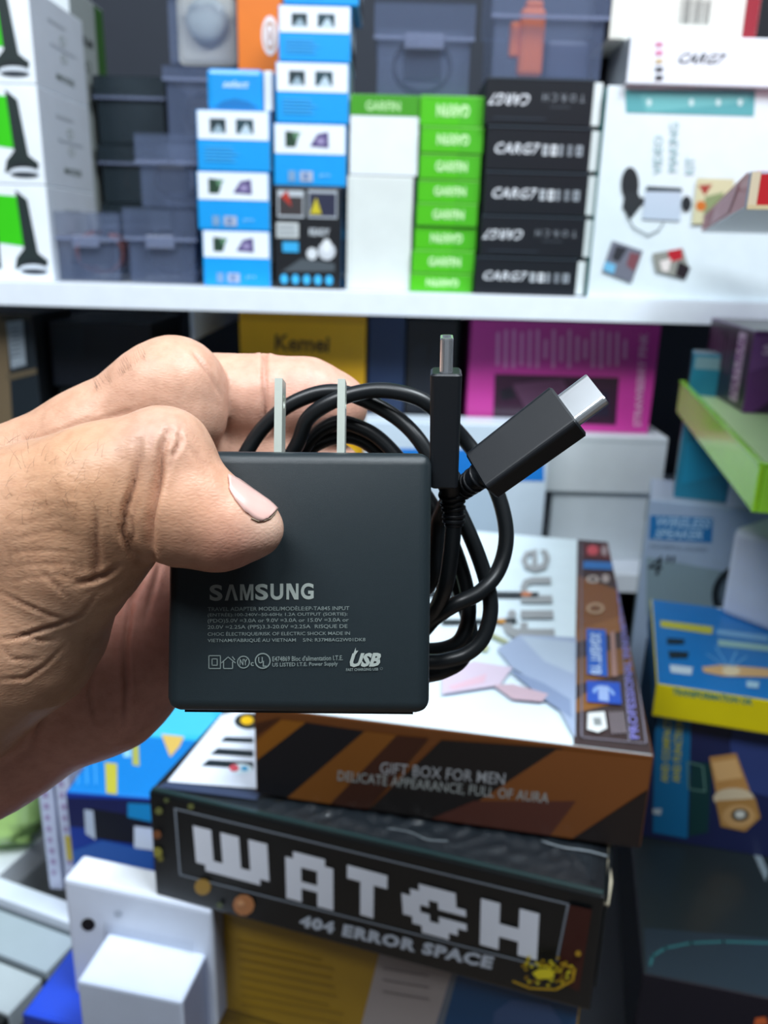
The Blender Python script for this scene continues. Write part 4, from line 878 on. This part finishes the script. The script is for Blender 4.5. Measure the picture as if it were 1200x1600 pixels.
def plug(end, ax, wd, body_len, tail_pts, w2=.0056, t2=.0031):
    ax = Vector(ax).normalized(); wd = Vector(wd); wd = (wd-ax*wd.dot(ax)).normalized(); th = ax.cross(wd)
    O = lc(*end)-ax*body_len
    bm = bmesh.new(); rbox(bm, O, ax, wd, th, body_len, w2, t2, .0011, taper=.93); bmesh.ops.recalc_face_normals(bm, faces=bm.faces); b_ = frm('plug_body', bm, mold, cb)
    # hollow metal shell
    E = O+ax*body_len; L_ = .0067; bm = bmesh.new()
    def prof(w_, t_, r, n=6):
        return [((1 if a0 in (0, 270) else -1)*(w_-r)+r*math.cos(R(a0+90*k/n)), (1 if a0 < 180 else -1)*(t_-r)+r*math.sin(R(a0+90*k/n))) for a0 in (0, 90, 180, 270) for k in range(n+1)]
    ou = prof(.00418, .00128, .00118); inn = prof(.0037, .00085, .0008)
    rg = [(ou, -.0005), (ou, L_-.0003), ([(p*.985, q*.95) for p, q in ou], L_), (inn, L_), (inn, L_-.005)]
    rings = [[bm.verts.new(E+ax*dd+wd*p+th*q) for p, q in pr] for pr, dd in rg]
    for A, B in zip(rings, rings[1:]):
        for k in range(len(ou)): bm.faces.new((A[k], A[(k+1) % len(ou)], B[(k+1) % len(ou)], B[k]))
    bm.faces.new(rings[-1])
    ms_ = frm('metal_shell', bm, M('plug_steel', 'dfe5ea', rough=.25, metal=.85, scale=300), cb)
    bm = bmesh.new(); rbox(bm, E+ax*.0015, ax, wd, th, .0043, .0031, .00032, .0002); frm('contact_tongue', bm, M('tongue_black', '0c0d10', rough=.4), ms_)
    # strain relief with ribs
    T = catmull([lc(*p) for p in tail_pts], 8); nT = len(T)
    bm = bmesh.new(); tube(bm, T, [.0026-.0006*i/nT for i in range(nT)], 14); 
    sr_ = frm('strain_relief', bm, mold, cb)
    for k in range(5):
        i = int(nT*(.30+.14*k)); i = min(i, nT-2); d_ = (T[i+1]-T[i]).normalized()
        bm = bmesh.new(); tube(bm, [T[i]-d_*.00035, T[i]-d_*.00025, T[i]+d_*.00025, T[i]+d_*.00035], [.0024, .00285-.0001*k, .00285-.0001*k, .0024], 16); frm('relief_rib', bm, mold, sr_)
s19 = math.sin(R(17)); c19 = math.cos(R(17))
plug((697, 579, .1665), (-.0, c19, s19), (-.065, -s19, c19), .0232, [(701, 745, .1735), (706, 775, .1765), (709, 800, .1775), (709, 822, .178)])
plug((889, 641, .162), (.795*.966, .606*.966, .26), (.344, -.72, .60), .0215, [(768, 732, .1675), (748, 745, .1695), (732, 757, .174), (718, 768, .178)])

# ------------------------------------------------------------------ hand
def hp(u, v, d): return np.array([(u-600)/F*d, -(v-800)/F*d, -d])
def cone(P, a, b, ra, rb):
    ab = b-a; t = np.clip(((P-a)@ab)/(ab@ab), 0, 1); q = P-a-t[:, None]*ab
    return np.sqrt((q*q).sum(1))-(ra+(rb-ra)*t)
def smin(a, b, k):
    h = np.clip(.5+.5*(b-a)/k, 0, 1); return b*(1-h)+a*h-k*h*(1-h)
def chain(P, pts, k=.004):
    out = None
    for (u0, v0, d0, r0), (u1, v1, d1, r1) in zip(pts, pts[1:]):
        s_ = cone(P, hp(u0, v0, d0), hp(u1, v1, d1), r0/1000, r1/1000); out = s_ if out is None else smin(out, s_, k)
    return out
def sdf(P):
    # thumb
    th = chain(P, [(394, 825, .1502, 5.7), (342, 818, .1498, 7.6), (288, 790, .1492, 8.6)], .003)
    th = smin(th, chain(P, [(340, 822, .150, 7.4), (288, 812, .1495, 8.6)], .002), .003)        # pad
    th = smin(th, chain(P, [(288, 777, .1490, 8.5), (252, 714, .1490, 8.7)], .003), .0035)
    pr = chain(P, [(254, 716, .149, 9.0), (160, 768, .151, 11.2), (60, 812, .156, 13.4), (-60, 900, .166, 18)], .006)
    pr = smin(pr, chain(P, [(205, 810, .152, 8.6), (120, 860, .156, 12), (40, 930, .163, 17)], .005), .004)
    th = smin(th, pr, .0022)
    # thenar mass
    tn = chain(P, [(95, 905, .160, 9.5), (20, 980, .166, 17), (-80, 1050, .174, 21)], .006)
    th = smin(th, tn, .005)
    # palm behind
    pm = chain(P, [(212, 992, .200, 17), (150, 1030, .200, 21), (-50, 1116, .200, 24), (-260, 1150, .200, 26)], .008)
    pm = smin(pm, chain(P, [(196, 880, .201, 16.5), (100, 850, .200, 20), (-100, 900, .195, 24)], .008), .01)
    pm = smin(pm, chain(P, [(40, 765, .202, 14.2), (-60, 830, .200, 20), (-200, 980, .198, 26)], .008), .01)
    # index finger
    ix = chain(P, [(0, 757, .200, 13.0), (150, 690, .198, 12.0), (252, 617, .196, 11.0), (276, 606, .196, 11.0)], .006)
    ix = smin(ix, chain(P, [(276, 606, .196, 11.0), (284, 648, .196, 10.6)], .004), .003)
    i2 = chain(P, [(300, 618, .208, 10.6), (400, 625, .2105, 11.5)], .004)
    i3 = chain(P, [(425, 624, .2110, 11.2), (480, 627, .212, 10.2), (524, 634, .212, 8.3)], .004)
    ix = smin(ix, smin(i2, i3, .0012), .0007)
    # other fingers behind the coil
    for pts in ([(60, 800, .21, 12), (240, 735, .214, 10), (330, 705, .212, 9.4), (430, 705, .215, 9.2), (520, 735, .217, 7.6)],
                [(80, 880, .213, 12), (230, 850, .219, 9.6), (390, 840, .226, 8.8), (500, 865, .225, 7.2)],
                [(80, 970, .213, 12), (220, 955, .219, 9), (350, 940, .225, 7.8), (440, 950, .224, 6.6)]):
        f_ = chain(P, pts, .004); pm = smin(pm, f_, .005)
    hand = smin(pm, ix, .003)
    hand = smin(hand, th, .0035)
    arm = chain(P, [(-200, 1060, .196, 27), (-420, 1180, .196, 25), (-640, 1300, .200, 29), (-900, 1430, .21, 33)], .01)
    hand = smin(hand, arm, .015)
    return hand
def surface_nets(h):
    lo = np.array([-.262, -.135, -.262]); hi = np.array([.002, .045, -.130]); B = 6
    nb = np.ceil((hi-lo)/(h*B)).astype(int); n = nb*B+1
    c = np.stack(np.meshgrid(*[np.arange(k) for k in nb], indexing='ij'), -1).reshape(-1, 3)
    cen = lo+(c+.5)*B*h; dv = sdf(cen); rad = h*B*.87*1.35
    V = np.ones(tuple(n), np.float32); big = np.repeat(np.repeat(np.repeat(np.sign(dv).reshape(tuple(nb)), B, 0), B, 1), B, 2)
    V[:-1, :-1, :-1] = big
    act = c[np.abs(dv) < rad]
    off = np.stack(np.meshgrid(*[np.arange(B+1)]*3, indexing='ij'), -1).reshape(-1, 3)
    idx = (act[:, None, :]*B+off[None]).reshape(-1, 3)
    flat = np.unique(np.ravel_multi_index(idx.T, tuple(n))); ii = np.stack(np.unravel_index(flat, tuple(n)), -1)
    vals = np.empty(len(ii), np.float32)
    for s_ in range(0, len(ii), 400000): vals[s_:s_+400000] = sdf(lo+ii[s_:s_+400000]*h)
    V[tuple(ii.T)] = vals
    S = V < 0
    s8 = [S[i:n[0]-1+i, j:n[1]-1+j, k:n[2]-1+k] for i in (0, 1) for j in (0, 1) for k in (0, 1)]
    allin = np.logical_and.reduce(s8); anyin = np.logical_or.reduce(s8); cells = np.stack(np.nonzero(anyin & ~allin), -1)
    vid = -np.ones(tuple(n-1), np.int64); vid[tuple(cells.T)] = np.arange(len(cells))
    acc = np.zeros((len(cells), 3)); cnt = np.zeros(len(cells)); cor = [(i, j, k) for i in (0, 1) for j in (0, 1) for k in (0, 1)]
    for A in cor:
        for ax_ in range(3):
            if A[ax_]: continue
            Bc = list(A); Bc[ax_] = 1
            va = V[tuple((cells+A).T)].astype(float); vb = V[tuple((cells+np.array(Bc)).T)].astype(float); m = (va < 0) != (vb < 0)
            t = np.where(m, va/np.where(m, va-vb, 1), 0); p = cells+np.array(A, float); p[:, ax_] += t
            acc[m] += p[m]; cnt[m] += 1
    verts = lo+acc/cnt[:, None]*h
    faces = []
    for ax_ in range(3):
        b1, b2 = (ax_+1) % 3, (ax_+2) % 3
        sl0 = [slice(1, -1)]*3; sl1 = [slice(1, -1)]*3; sl0[ax_] = slice(0, -1); sl1[ax_] = slice(1, None)
        a_ = S[tuple(sl0)]; b_ = S[tuple(sl1)]
        e_ = np.stack(np.nonzero(a_ != b_), -1); st = a_[tuple(e_.T)]
        e_ = e_+np.array([0 if k == ax_ else 1 for k in range(3)])
        d1 = np.zeros(3, int); d1[b1] = 1; d2 = np.zeros(3, int); d2[b2] = 1
        q = np.stack([vid[tuple((e_-d1-d2).T)], vid[tuple((e_-d2).T)], vid[tuple(e_.T)], vid[tuple((e_-d1).T)]], -1)
        ok = (q >= 0).all(1); q = q[ok]; st = st[ok]; q[~st] = q[~st][:, ::-1]; faces.append(q)
    return verts, np.concatenate(faces)
HV, HF = surface_nets(.00062)
def smooth_v(V, Fq, it, lam=.5):
    for _ in range(it):
        acc = np.zeros_like(V); cnt = np.zeros(len(V))
        for k in range(4):
            a_, b_ = Fq[:, k], Fq[:, (k+1) % 4]
            np.add.at(acc, a_, V[b_]); np.add.at(cnt, a_, 1); np.add.at(acc, b_, V[a_]); np.add.at(cnt, b_, 1)
        V = V+lam*(acc/cnt[:, None]-V)
    return V
HV = smooth_v(HV, HF, 2)
def vnorm(V, Fq):
    n = np.cross(V[Fq[:, 2]]-V[Fq[:, 0]], V[Fq[:, 3]]-V[Fq[:, 1]]); N = np.zeros_like(V)
    for k in range(4): np.add.at(N, Fq[:, k], n)
    return N/np.maximum(np.linalg.norm(N, axis=1), 1e-12)[:, None]
N0 = vnorm(HV, HF)
dep = -HV[:, 2]; uu = HV[:, 0]/dep*F+600; vv = -HV[:, 1]/dep*F+800
front = (N0*HV).sum(1) < 0
def dpoly(pts):
    P = np.stack([uu, vv], 1); best = np.full(len(P), 1e9); tt = np.zeros(len(P)); n = len(pts)-1
    for i, (a_, b_) in enumerate(zip(pts, pts[1:])):
        a_ = np.array(a_, float); b_ = np.array(b_, float); ab = b_-a_; t = np.clip(((P-a_)@ab)/(ab@ab), 0, 1)
        d_ = np.hypot(*(P-a_-t[:, None]*ab).T); m = d_ < best; best[m] = d_[m]; tt[m] = (i+t[m])/n
    return best, tt
disp = np.zeros(len(HV)); crease_mask = np.zeros(len(HV))
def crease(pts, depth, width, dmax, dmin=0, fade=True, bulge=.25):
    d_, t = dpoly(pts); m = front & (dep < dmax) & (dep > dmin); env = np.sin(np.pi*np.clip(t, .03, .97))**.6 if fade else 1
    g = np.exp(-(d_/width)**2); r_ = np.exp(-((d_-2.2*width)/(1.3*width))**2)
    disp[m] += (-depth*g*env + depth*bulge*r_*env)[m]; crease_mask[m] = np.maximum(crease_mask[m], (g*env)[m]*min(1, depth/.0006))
S = 'pts'
# thumb joint folds and wrinkles
crease([(262, 676), (254, 700), (250, 740), (240, 780), (233, 815), (234, 845), (240, 868)], .0016, 6, .175)
crease([(218, 690), (216, 720), (208, 760), (196, 800), (192, 835), (205, 862), (222, 878)], .0011, 5, .175)
crease([(214, 780), (206, 815), (208, 845), (218, 866)], .0005, 3, .175)
crease([(270, 672), (284, 690), (276, 706), (262, 712)], .0004, 3, .165); crease([(282, 665), (280, 690), (270, 715), (262, 740)], .0004, 3, .165)
crease([(240, 672), (236, 690), (238, 712)], .0003, 3, .165); crease([(258, 660), (262, 678), (256, 700)], .0003, 2.5, .165)
crease([(300, 700), (312, 720), (330, 735)], .00025, 4, .165)
# thenar folds
crease([(150, 800), (150, 840), (152, 880), (146, 905)], .0006, 5, .18); crease([(186, 884), (165, 898), (148, 905), (120, 912)], .0009, 4, .185)
crease([(150, 930), (128, 960), (100, 972), (60, 985), (30, 996), (0, 998)], .0007, 3, .19); crease([(60, 890), (90, 915), (118, 945)], .0003, 3, .19)
crease([(0, 925), (40, 945), (80, 962), (110, 968)], .0004, 3, .19); crease([(0, 1062), (40, 1060), (70, 1040), (100, 1010)], .0004, 3, .19); crease([(20, 985), (60, 1000), (90, 1000)], .0003, 3, .19)
crease([(0, 1005), (20, 1030), (60, 1030)], .0003, 3, .19)
for i in range(9):
    x0 = 6+i*14; crease([(x0, 845+i*2), (x0+10, 872+i*2), (x0+14, 900+i)], .00018, 2.4, .18)
for i in range(8):
    y0 = 745+i*22; crease([(0, y0+12), (40, y0+6), (90, y0+rnd.uniform(-6, 8)), (130, y0+8)], .00014, 2.2, .18)
# palm lines
crease([(232, 885), (205, 940), (195, 1010), (198, 1080), (196, 1130)], .0010, 4, .21, .17); crease([(80, 1085), (75, 1110), (60, 1140), (50, 1165)], .0006, 4, .21, .17)
crease([(250, 880), (236, 930), (226, 970)], .0006, 4, .21, .17); crease([(150, 1030), (140, 1080), (150, 1130)], .0004, 4, .21, .17)
# index creases
crease([(414, 552), (413, 590), (415, 630), (416, 672)], .0009, 4, .24, .19, False); crease([(300, 548), (312, 562), (330, 590), (345, 620)], .0004, 3, .24, .18)
crease([(225, 640), (262, 648), (290, 662), (312, 690)], .0004, 3, .21, .18); crease([(100, 672), (160, 655), (210, 640)], .0003, 4, .21, .18)
crease([(485, 570), (488, 600), (486, 640)], .00012, 3, .24, .19)
crease([(20, 690), (60, 684), (110, 668), (160, 640)], .0002, 3, .21, .18)
# fine relief
def vnoise(P, s_, seed):
    rs = np.random.RandomState(seed); o = 0
    for _ in range(5):
        k = rs.randn(3); k /= np.linalg.norm(k); o = o+np.sin(P@k*s_*rs.uniform(.7, 1.5)+rs.uniform(0, 6))
    return o/5
disp += .00016*vnoise(HV, 500, 1)+.00006*vnoise(HV, 1900, 2)
# nail bed: press the skin under the nail plate down slightly
HV = HV+N0*disp[:, None]
# the skin flattens where it presses on the charger
_m = np.array(ch.matrix_world.inverted() @ CMAT); _Q = HV@_m[:3, :3].T+_m[:3, 3]
_i = (abs(_Q[:, 0]) < W_/2+.0004) & (_Q[:, 1] > -.0004) & (_Q[:, 1] < H_+.0004) & (_Q[:, 2] > 0) & (_Q[:, 2] < T_/2+.0002)
_Q[_i, 2] = T_/2+.0002; _n = np.linalg.inv(_m); HV = _Q@_n[:3, :3].T+_n[:3, 3]
N1 = vnorm(HV, HF)
# skin colour by region: tan back of the hand, pinker tips and palm, shade painted into creases
def blob(c_, r_): return np.exp(-((HV-hp(*c_))**2).sum(1)/(r_*r_))
base_c = np.array([.58, .335, .215])[None].repeat(len(HV), 0)
def mixc(col, w_): 
    global base_c
    w_ = np.clip(w_, 0, 1)[:, None]; base_c = base_c*(1-w_)+np.array(col)[None]*w_
mixc([.72, .42, .31], .7*blob((350, 640, .2), .040)); mixc([.74, .40, .33], .6*blob((500, 620, .205), .018))
mixc([.66, .30, .22], .85*blob((380, 850, .148), .0085)+.4*blob((330, 850, .15), .012)); mixc([.62, .33, .22], .6*blob((310, 740, .142), .010)); mixc([.74, .52, .40], .8*blob((428, 815, .146), .006))
mixc([.55, .29, .14], .5*blob((150, 770, .14), .016)); mixc([.56, .36, .29], .6*blob((235, 655, .14), .009))
mixc([.74, .34, .28], .85*((1/(1+np.exp(-(dep-.176)/.003)))*(1/(1+np.exp(-(vv-860)/18)))*(uu < 330)))
mixc([.60, .33, .19], .4*blob((60, 950, .145), .022))
mixc([.66, .50, .38], .35*blob((120, 1000, .15), .008))
mixc([.30, .12, .08], .42*crease_mask)  # fold shade put into the skin colour, stronger in deeper creases
base_c *= (1+.06*vnoise(HV, 260, 5)+.05*vnoise(HV, 900, 6))[:, None]
me = bpy.data.meshes.new('hand_skin')
hroot = cl(-60, 1000, .19); hr = np.array(hroot)
me.from_pydata((HV-hr).tolist(), [], HF.tolist()); me.update()
for p in me.polygons: p.use_smooth = True
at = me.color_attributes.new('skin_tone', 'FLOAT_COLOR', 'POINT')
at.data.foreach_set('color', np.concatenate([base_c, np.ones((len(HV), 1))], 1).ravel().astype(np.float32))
sk = bpy.data.materials.new('skin'); sk.use_nodes = True; nt = sk.node_tree; b_ = nt.nodes['Principled BSDF']
va = nt.nodes.new('ShaderNodeVertexColor'); va.layer_name = 'skin_tone'
tc = nt.nodes.new('ShaderNodeTexCoord'); n1 = nt.nodes.new('ShaderNodeTexNoise'); n1.inputs['Scale'].default_value = 420; n1.inputs['Detail'].default_value = 5
hs = nt.nodes.new('ShaderNodeMix'); hs.data_type = 'RGBA'; hs.blend_type = 'MULTIPLY'; hs.inputs['Factor'].default_value = .35
rmp = nt.nodes.new('ShaderNodeValToRGB'); rmp.color_ramp.elements[0].position = .3; rmp.color_ramp.elements[0].color = (.72, .62, .55, 1); rmp.color_ramp.elements[1].position = .6
nt.links.new(tc.outputs['Object'], n1.inputs['Vector']); nt.links.new(n1.outputs['Fac'], rmp.inputs['Fac']); nt.links.new(va.outputs['Color'], hs.inputs['A']); nt.links.new(rmp.outputs['Color'], hs.inputs['B'])
nt.links.new(hs.outputs['Result'], b_.inputs['Base Color'])
b_.inputs['Roughness'].default_value = .46; b_.inputs['Specular IOR Level'].default_value = .4
b_.inputs['Subsurface Weight'].default_value = .12; b_.inputs['Subsurface Radius'].default_value = (1, .35, .18); b_.inputs['Subsurface Scale'].default_value = .003
vo = nt.nodes.new('ShaderNodeTexVoronoi'); vo.feature = 'DISTANCE_TO_EDGE'; vo.inputs['Scale'].default_value = 1100
mp = nt.nodes.new('ShaderNodeMapping'); mp.inputs['Scale'].default_value = (.6, 1.3, 1); nt.links.new(tc.outputs['Object'], mp.inputs['Vector']); nt.links.new(mp.outputs['Vector'], vo.inputs['Vector'])
bp = nt.nodes.new('ShaderNodeBump'); bp.inputs['Strength'].default_value = .35; bp.inputs['Distance'].default_value = .0002
nt.links.new(vo.outputs['Distance'], bp.inputs['Height']); nt.links.new(bp.outputs['Normal'], b_.inputs['Normal'])
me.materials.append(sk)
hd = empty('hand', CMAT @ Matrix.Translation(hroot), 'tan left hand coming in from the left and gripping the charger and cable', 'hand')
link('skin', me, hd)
# thumb nail: fit on the skin along the traced outline
def on_skin(u, v, lift=.0003, dmax=.17):
    m = front & (dep < dmax); d2 = (uu-u)**2+(vv-v)**2; d2 = np.where(m, d2, 1e9); k = np.argsort(d2)[:6]
    wts = 1/(d2[k]+1); wts /= wts.sum(); return (HV[k]*wts[:, None]).sum(0)+(N1[k]*wts[:, None]).sum(0)*lift
top = [(356, 742), (373, 750), (392, 760), (411, 771), (426, 781), (434, 793)]
bot = [(357, 762), (364, 777), (376, 793), (390, 806), (405, 815), (417, 811)]
rows_ = 7; bm = bmesh.new(); gv = []
hinv = CMAT
for (t0, t1) in zip(catmull([(*p, 0) for p in top], 4), catmull([(*p, 0) for p in bot], 4)):
    r_ = []
    for j in range(rows_+1):
        s_ = j/rows_; u_ = t0[0]*(1-s_)+t1[0]*s_; v_ = t0[1]*(1-s_)+t1[1]*s_
        p = on_skin(u_, v_, .00035+.0003*math.sin(math.pi*s_)); r_.append(p)
    gv.append(r_)
G_ = np.array(gv)
for _ in range(4): G_[1:-1, 1:-1] = .5*G_[1:-1, 1:-1]+.125*(G_[:-2, 1:-1]+G_[2:, 1:-1]+G_[1:-1, :-2]+G_[1:-1, 2:])
vs = [[bm.verts.new(Vector(G_[i, j]-hr)) for j in range(G_.shape[1])] for i in range(G_.shape[0])]
for i in range(len(vs)-1):
    for j in range(rows_): bm.faces.new((vs[i][j], vs[i][j+1], vs[i+1][j+1], vs[i+1][j]))
bmesh.ops.recalc_face_normals(bm, faces=bm.faces)
if sum((f_.normal.z for f_ in bm.faces)) < 0: bmesh.ops.reverse_faces(bm, faces=bm.faces)
bmesh.ops.solidify(bm, geom=list(bm.faces), thickness=.0004)
nail_ = o = frm('thumbnail', bm, M('nail', (.86, .70, .66), rough=.28, coat=.3, var=.03), hd, smooth=True); o['label'] = 'smooth pale pink thumbnail'
bm = bmesh.new(); tube(bm, [Vector(on_skin(u_, v_, .0002)-hr) for u_, v_ in ((433, 795), (429, 803), (422, 810), (412, 814), (402, 815), (392, 810))], .00013, 6)
frm('nail_edge', bm, M('nail_rim_brown', '8a7a66', rough=.6), nail_)  # brown line along the free edge of the nail
# fine hairs
bm = bmesh.new(); rnd = random.Random(9)
def hair(u, v, du, dv, ln, dmax):
    p = on_skin(u, v, 0, dmax); k = np.argmin(((HV-p)**2).sum(1)); n_ = N1[k]; d_ = np.array([du, -dv, 0.]); d_ /= np.linalg.norm(d_)
    pts = [Vector(p-hr+d_*ln*t+n_*(.0004*math.sin(t*2.6)+.00005)) for t in (0, .35, .7, 1)]
    tube(bm, pts, [.000018, .000016, .000012, .000006], 3, cap=False)
for _ in range(70):
    hair(rnd.uniform(4, 190), rnd.uniform(700, 840), rnd.uniform(-.3, 1), rnd.uniform(-.9, -.1), rnd.uniform(.0015, .003), .17)
for _ in range(50):
    t = rnd.random(); hair(150+t*80, 604-t*50+rnd.uniform(-2, 10), -rnd.uniform(.1, .6), -1, rnd.uniform(.0015, .003), .21)
for _ in range(40): hair(rnd.uniform(2, 60), rnd.uniform(690, 720), rnd.uniform(-.3, 1), rnd.uniform(-.6, .2), rnd.uniform(.002, .004), .21)
o = frm('fine_hair', bm, M('dark_hair', '4a3428', rough=.6), hd); o['kind'] = 'stuff'
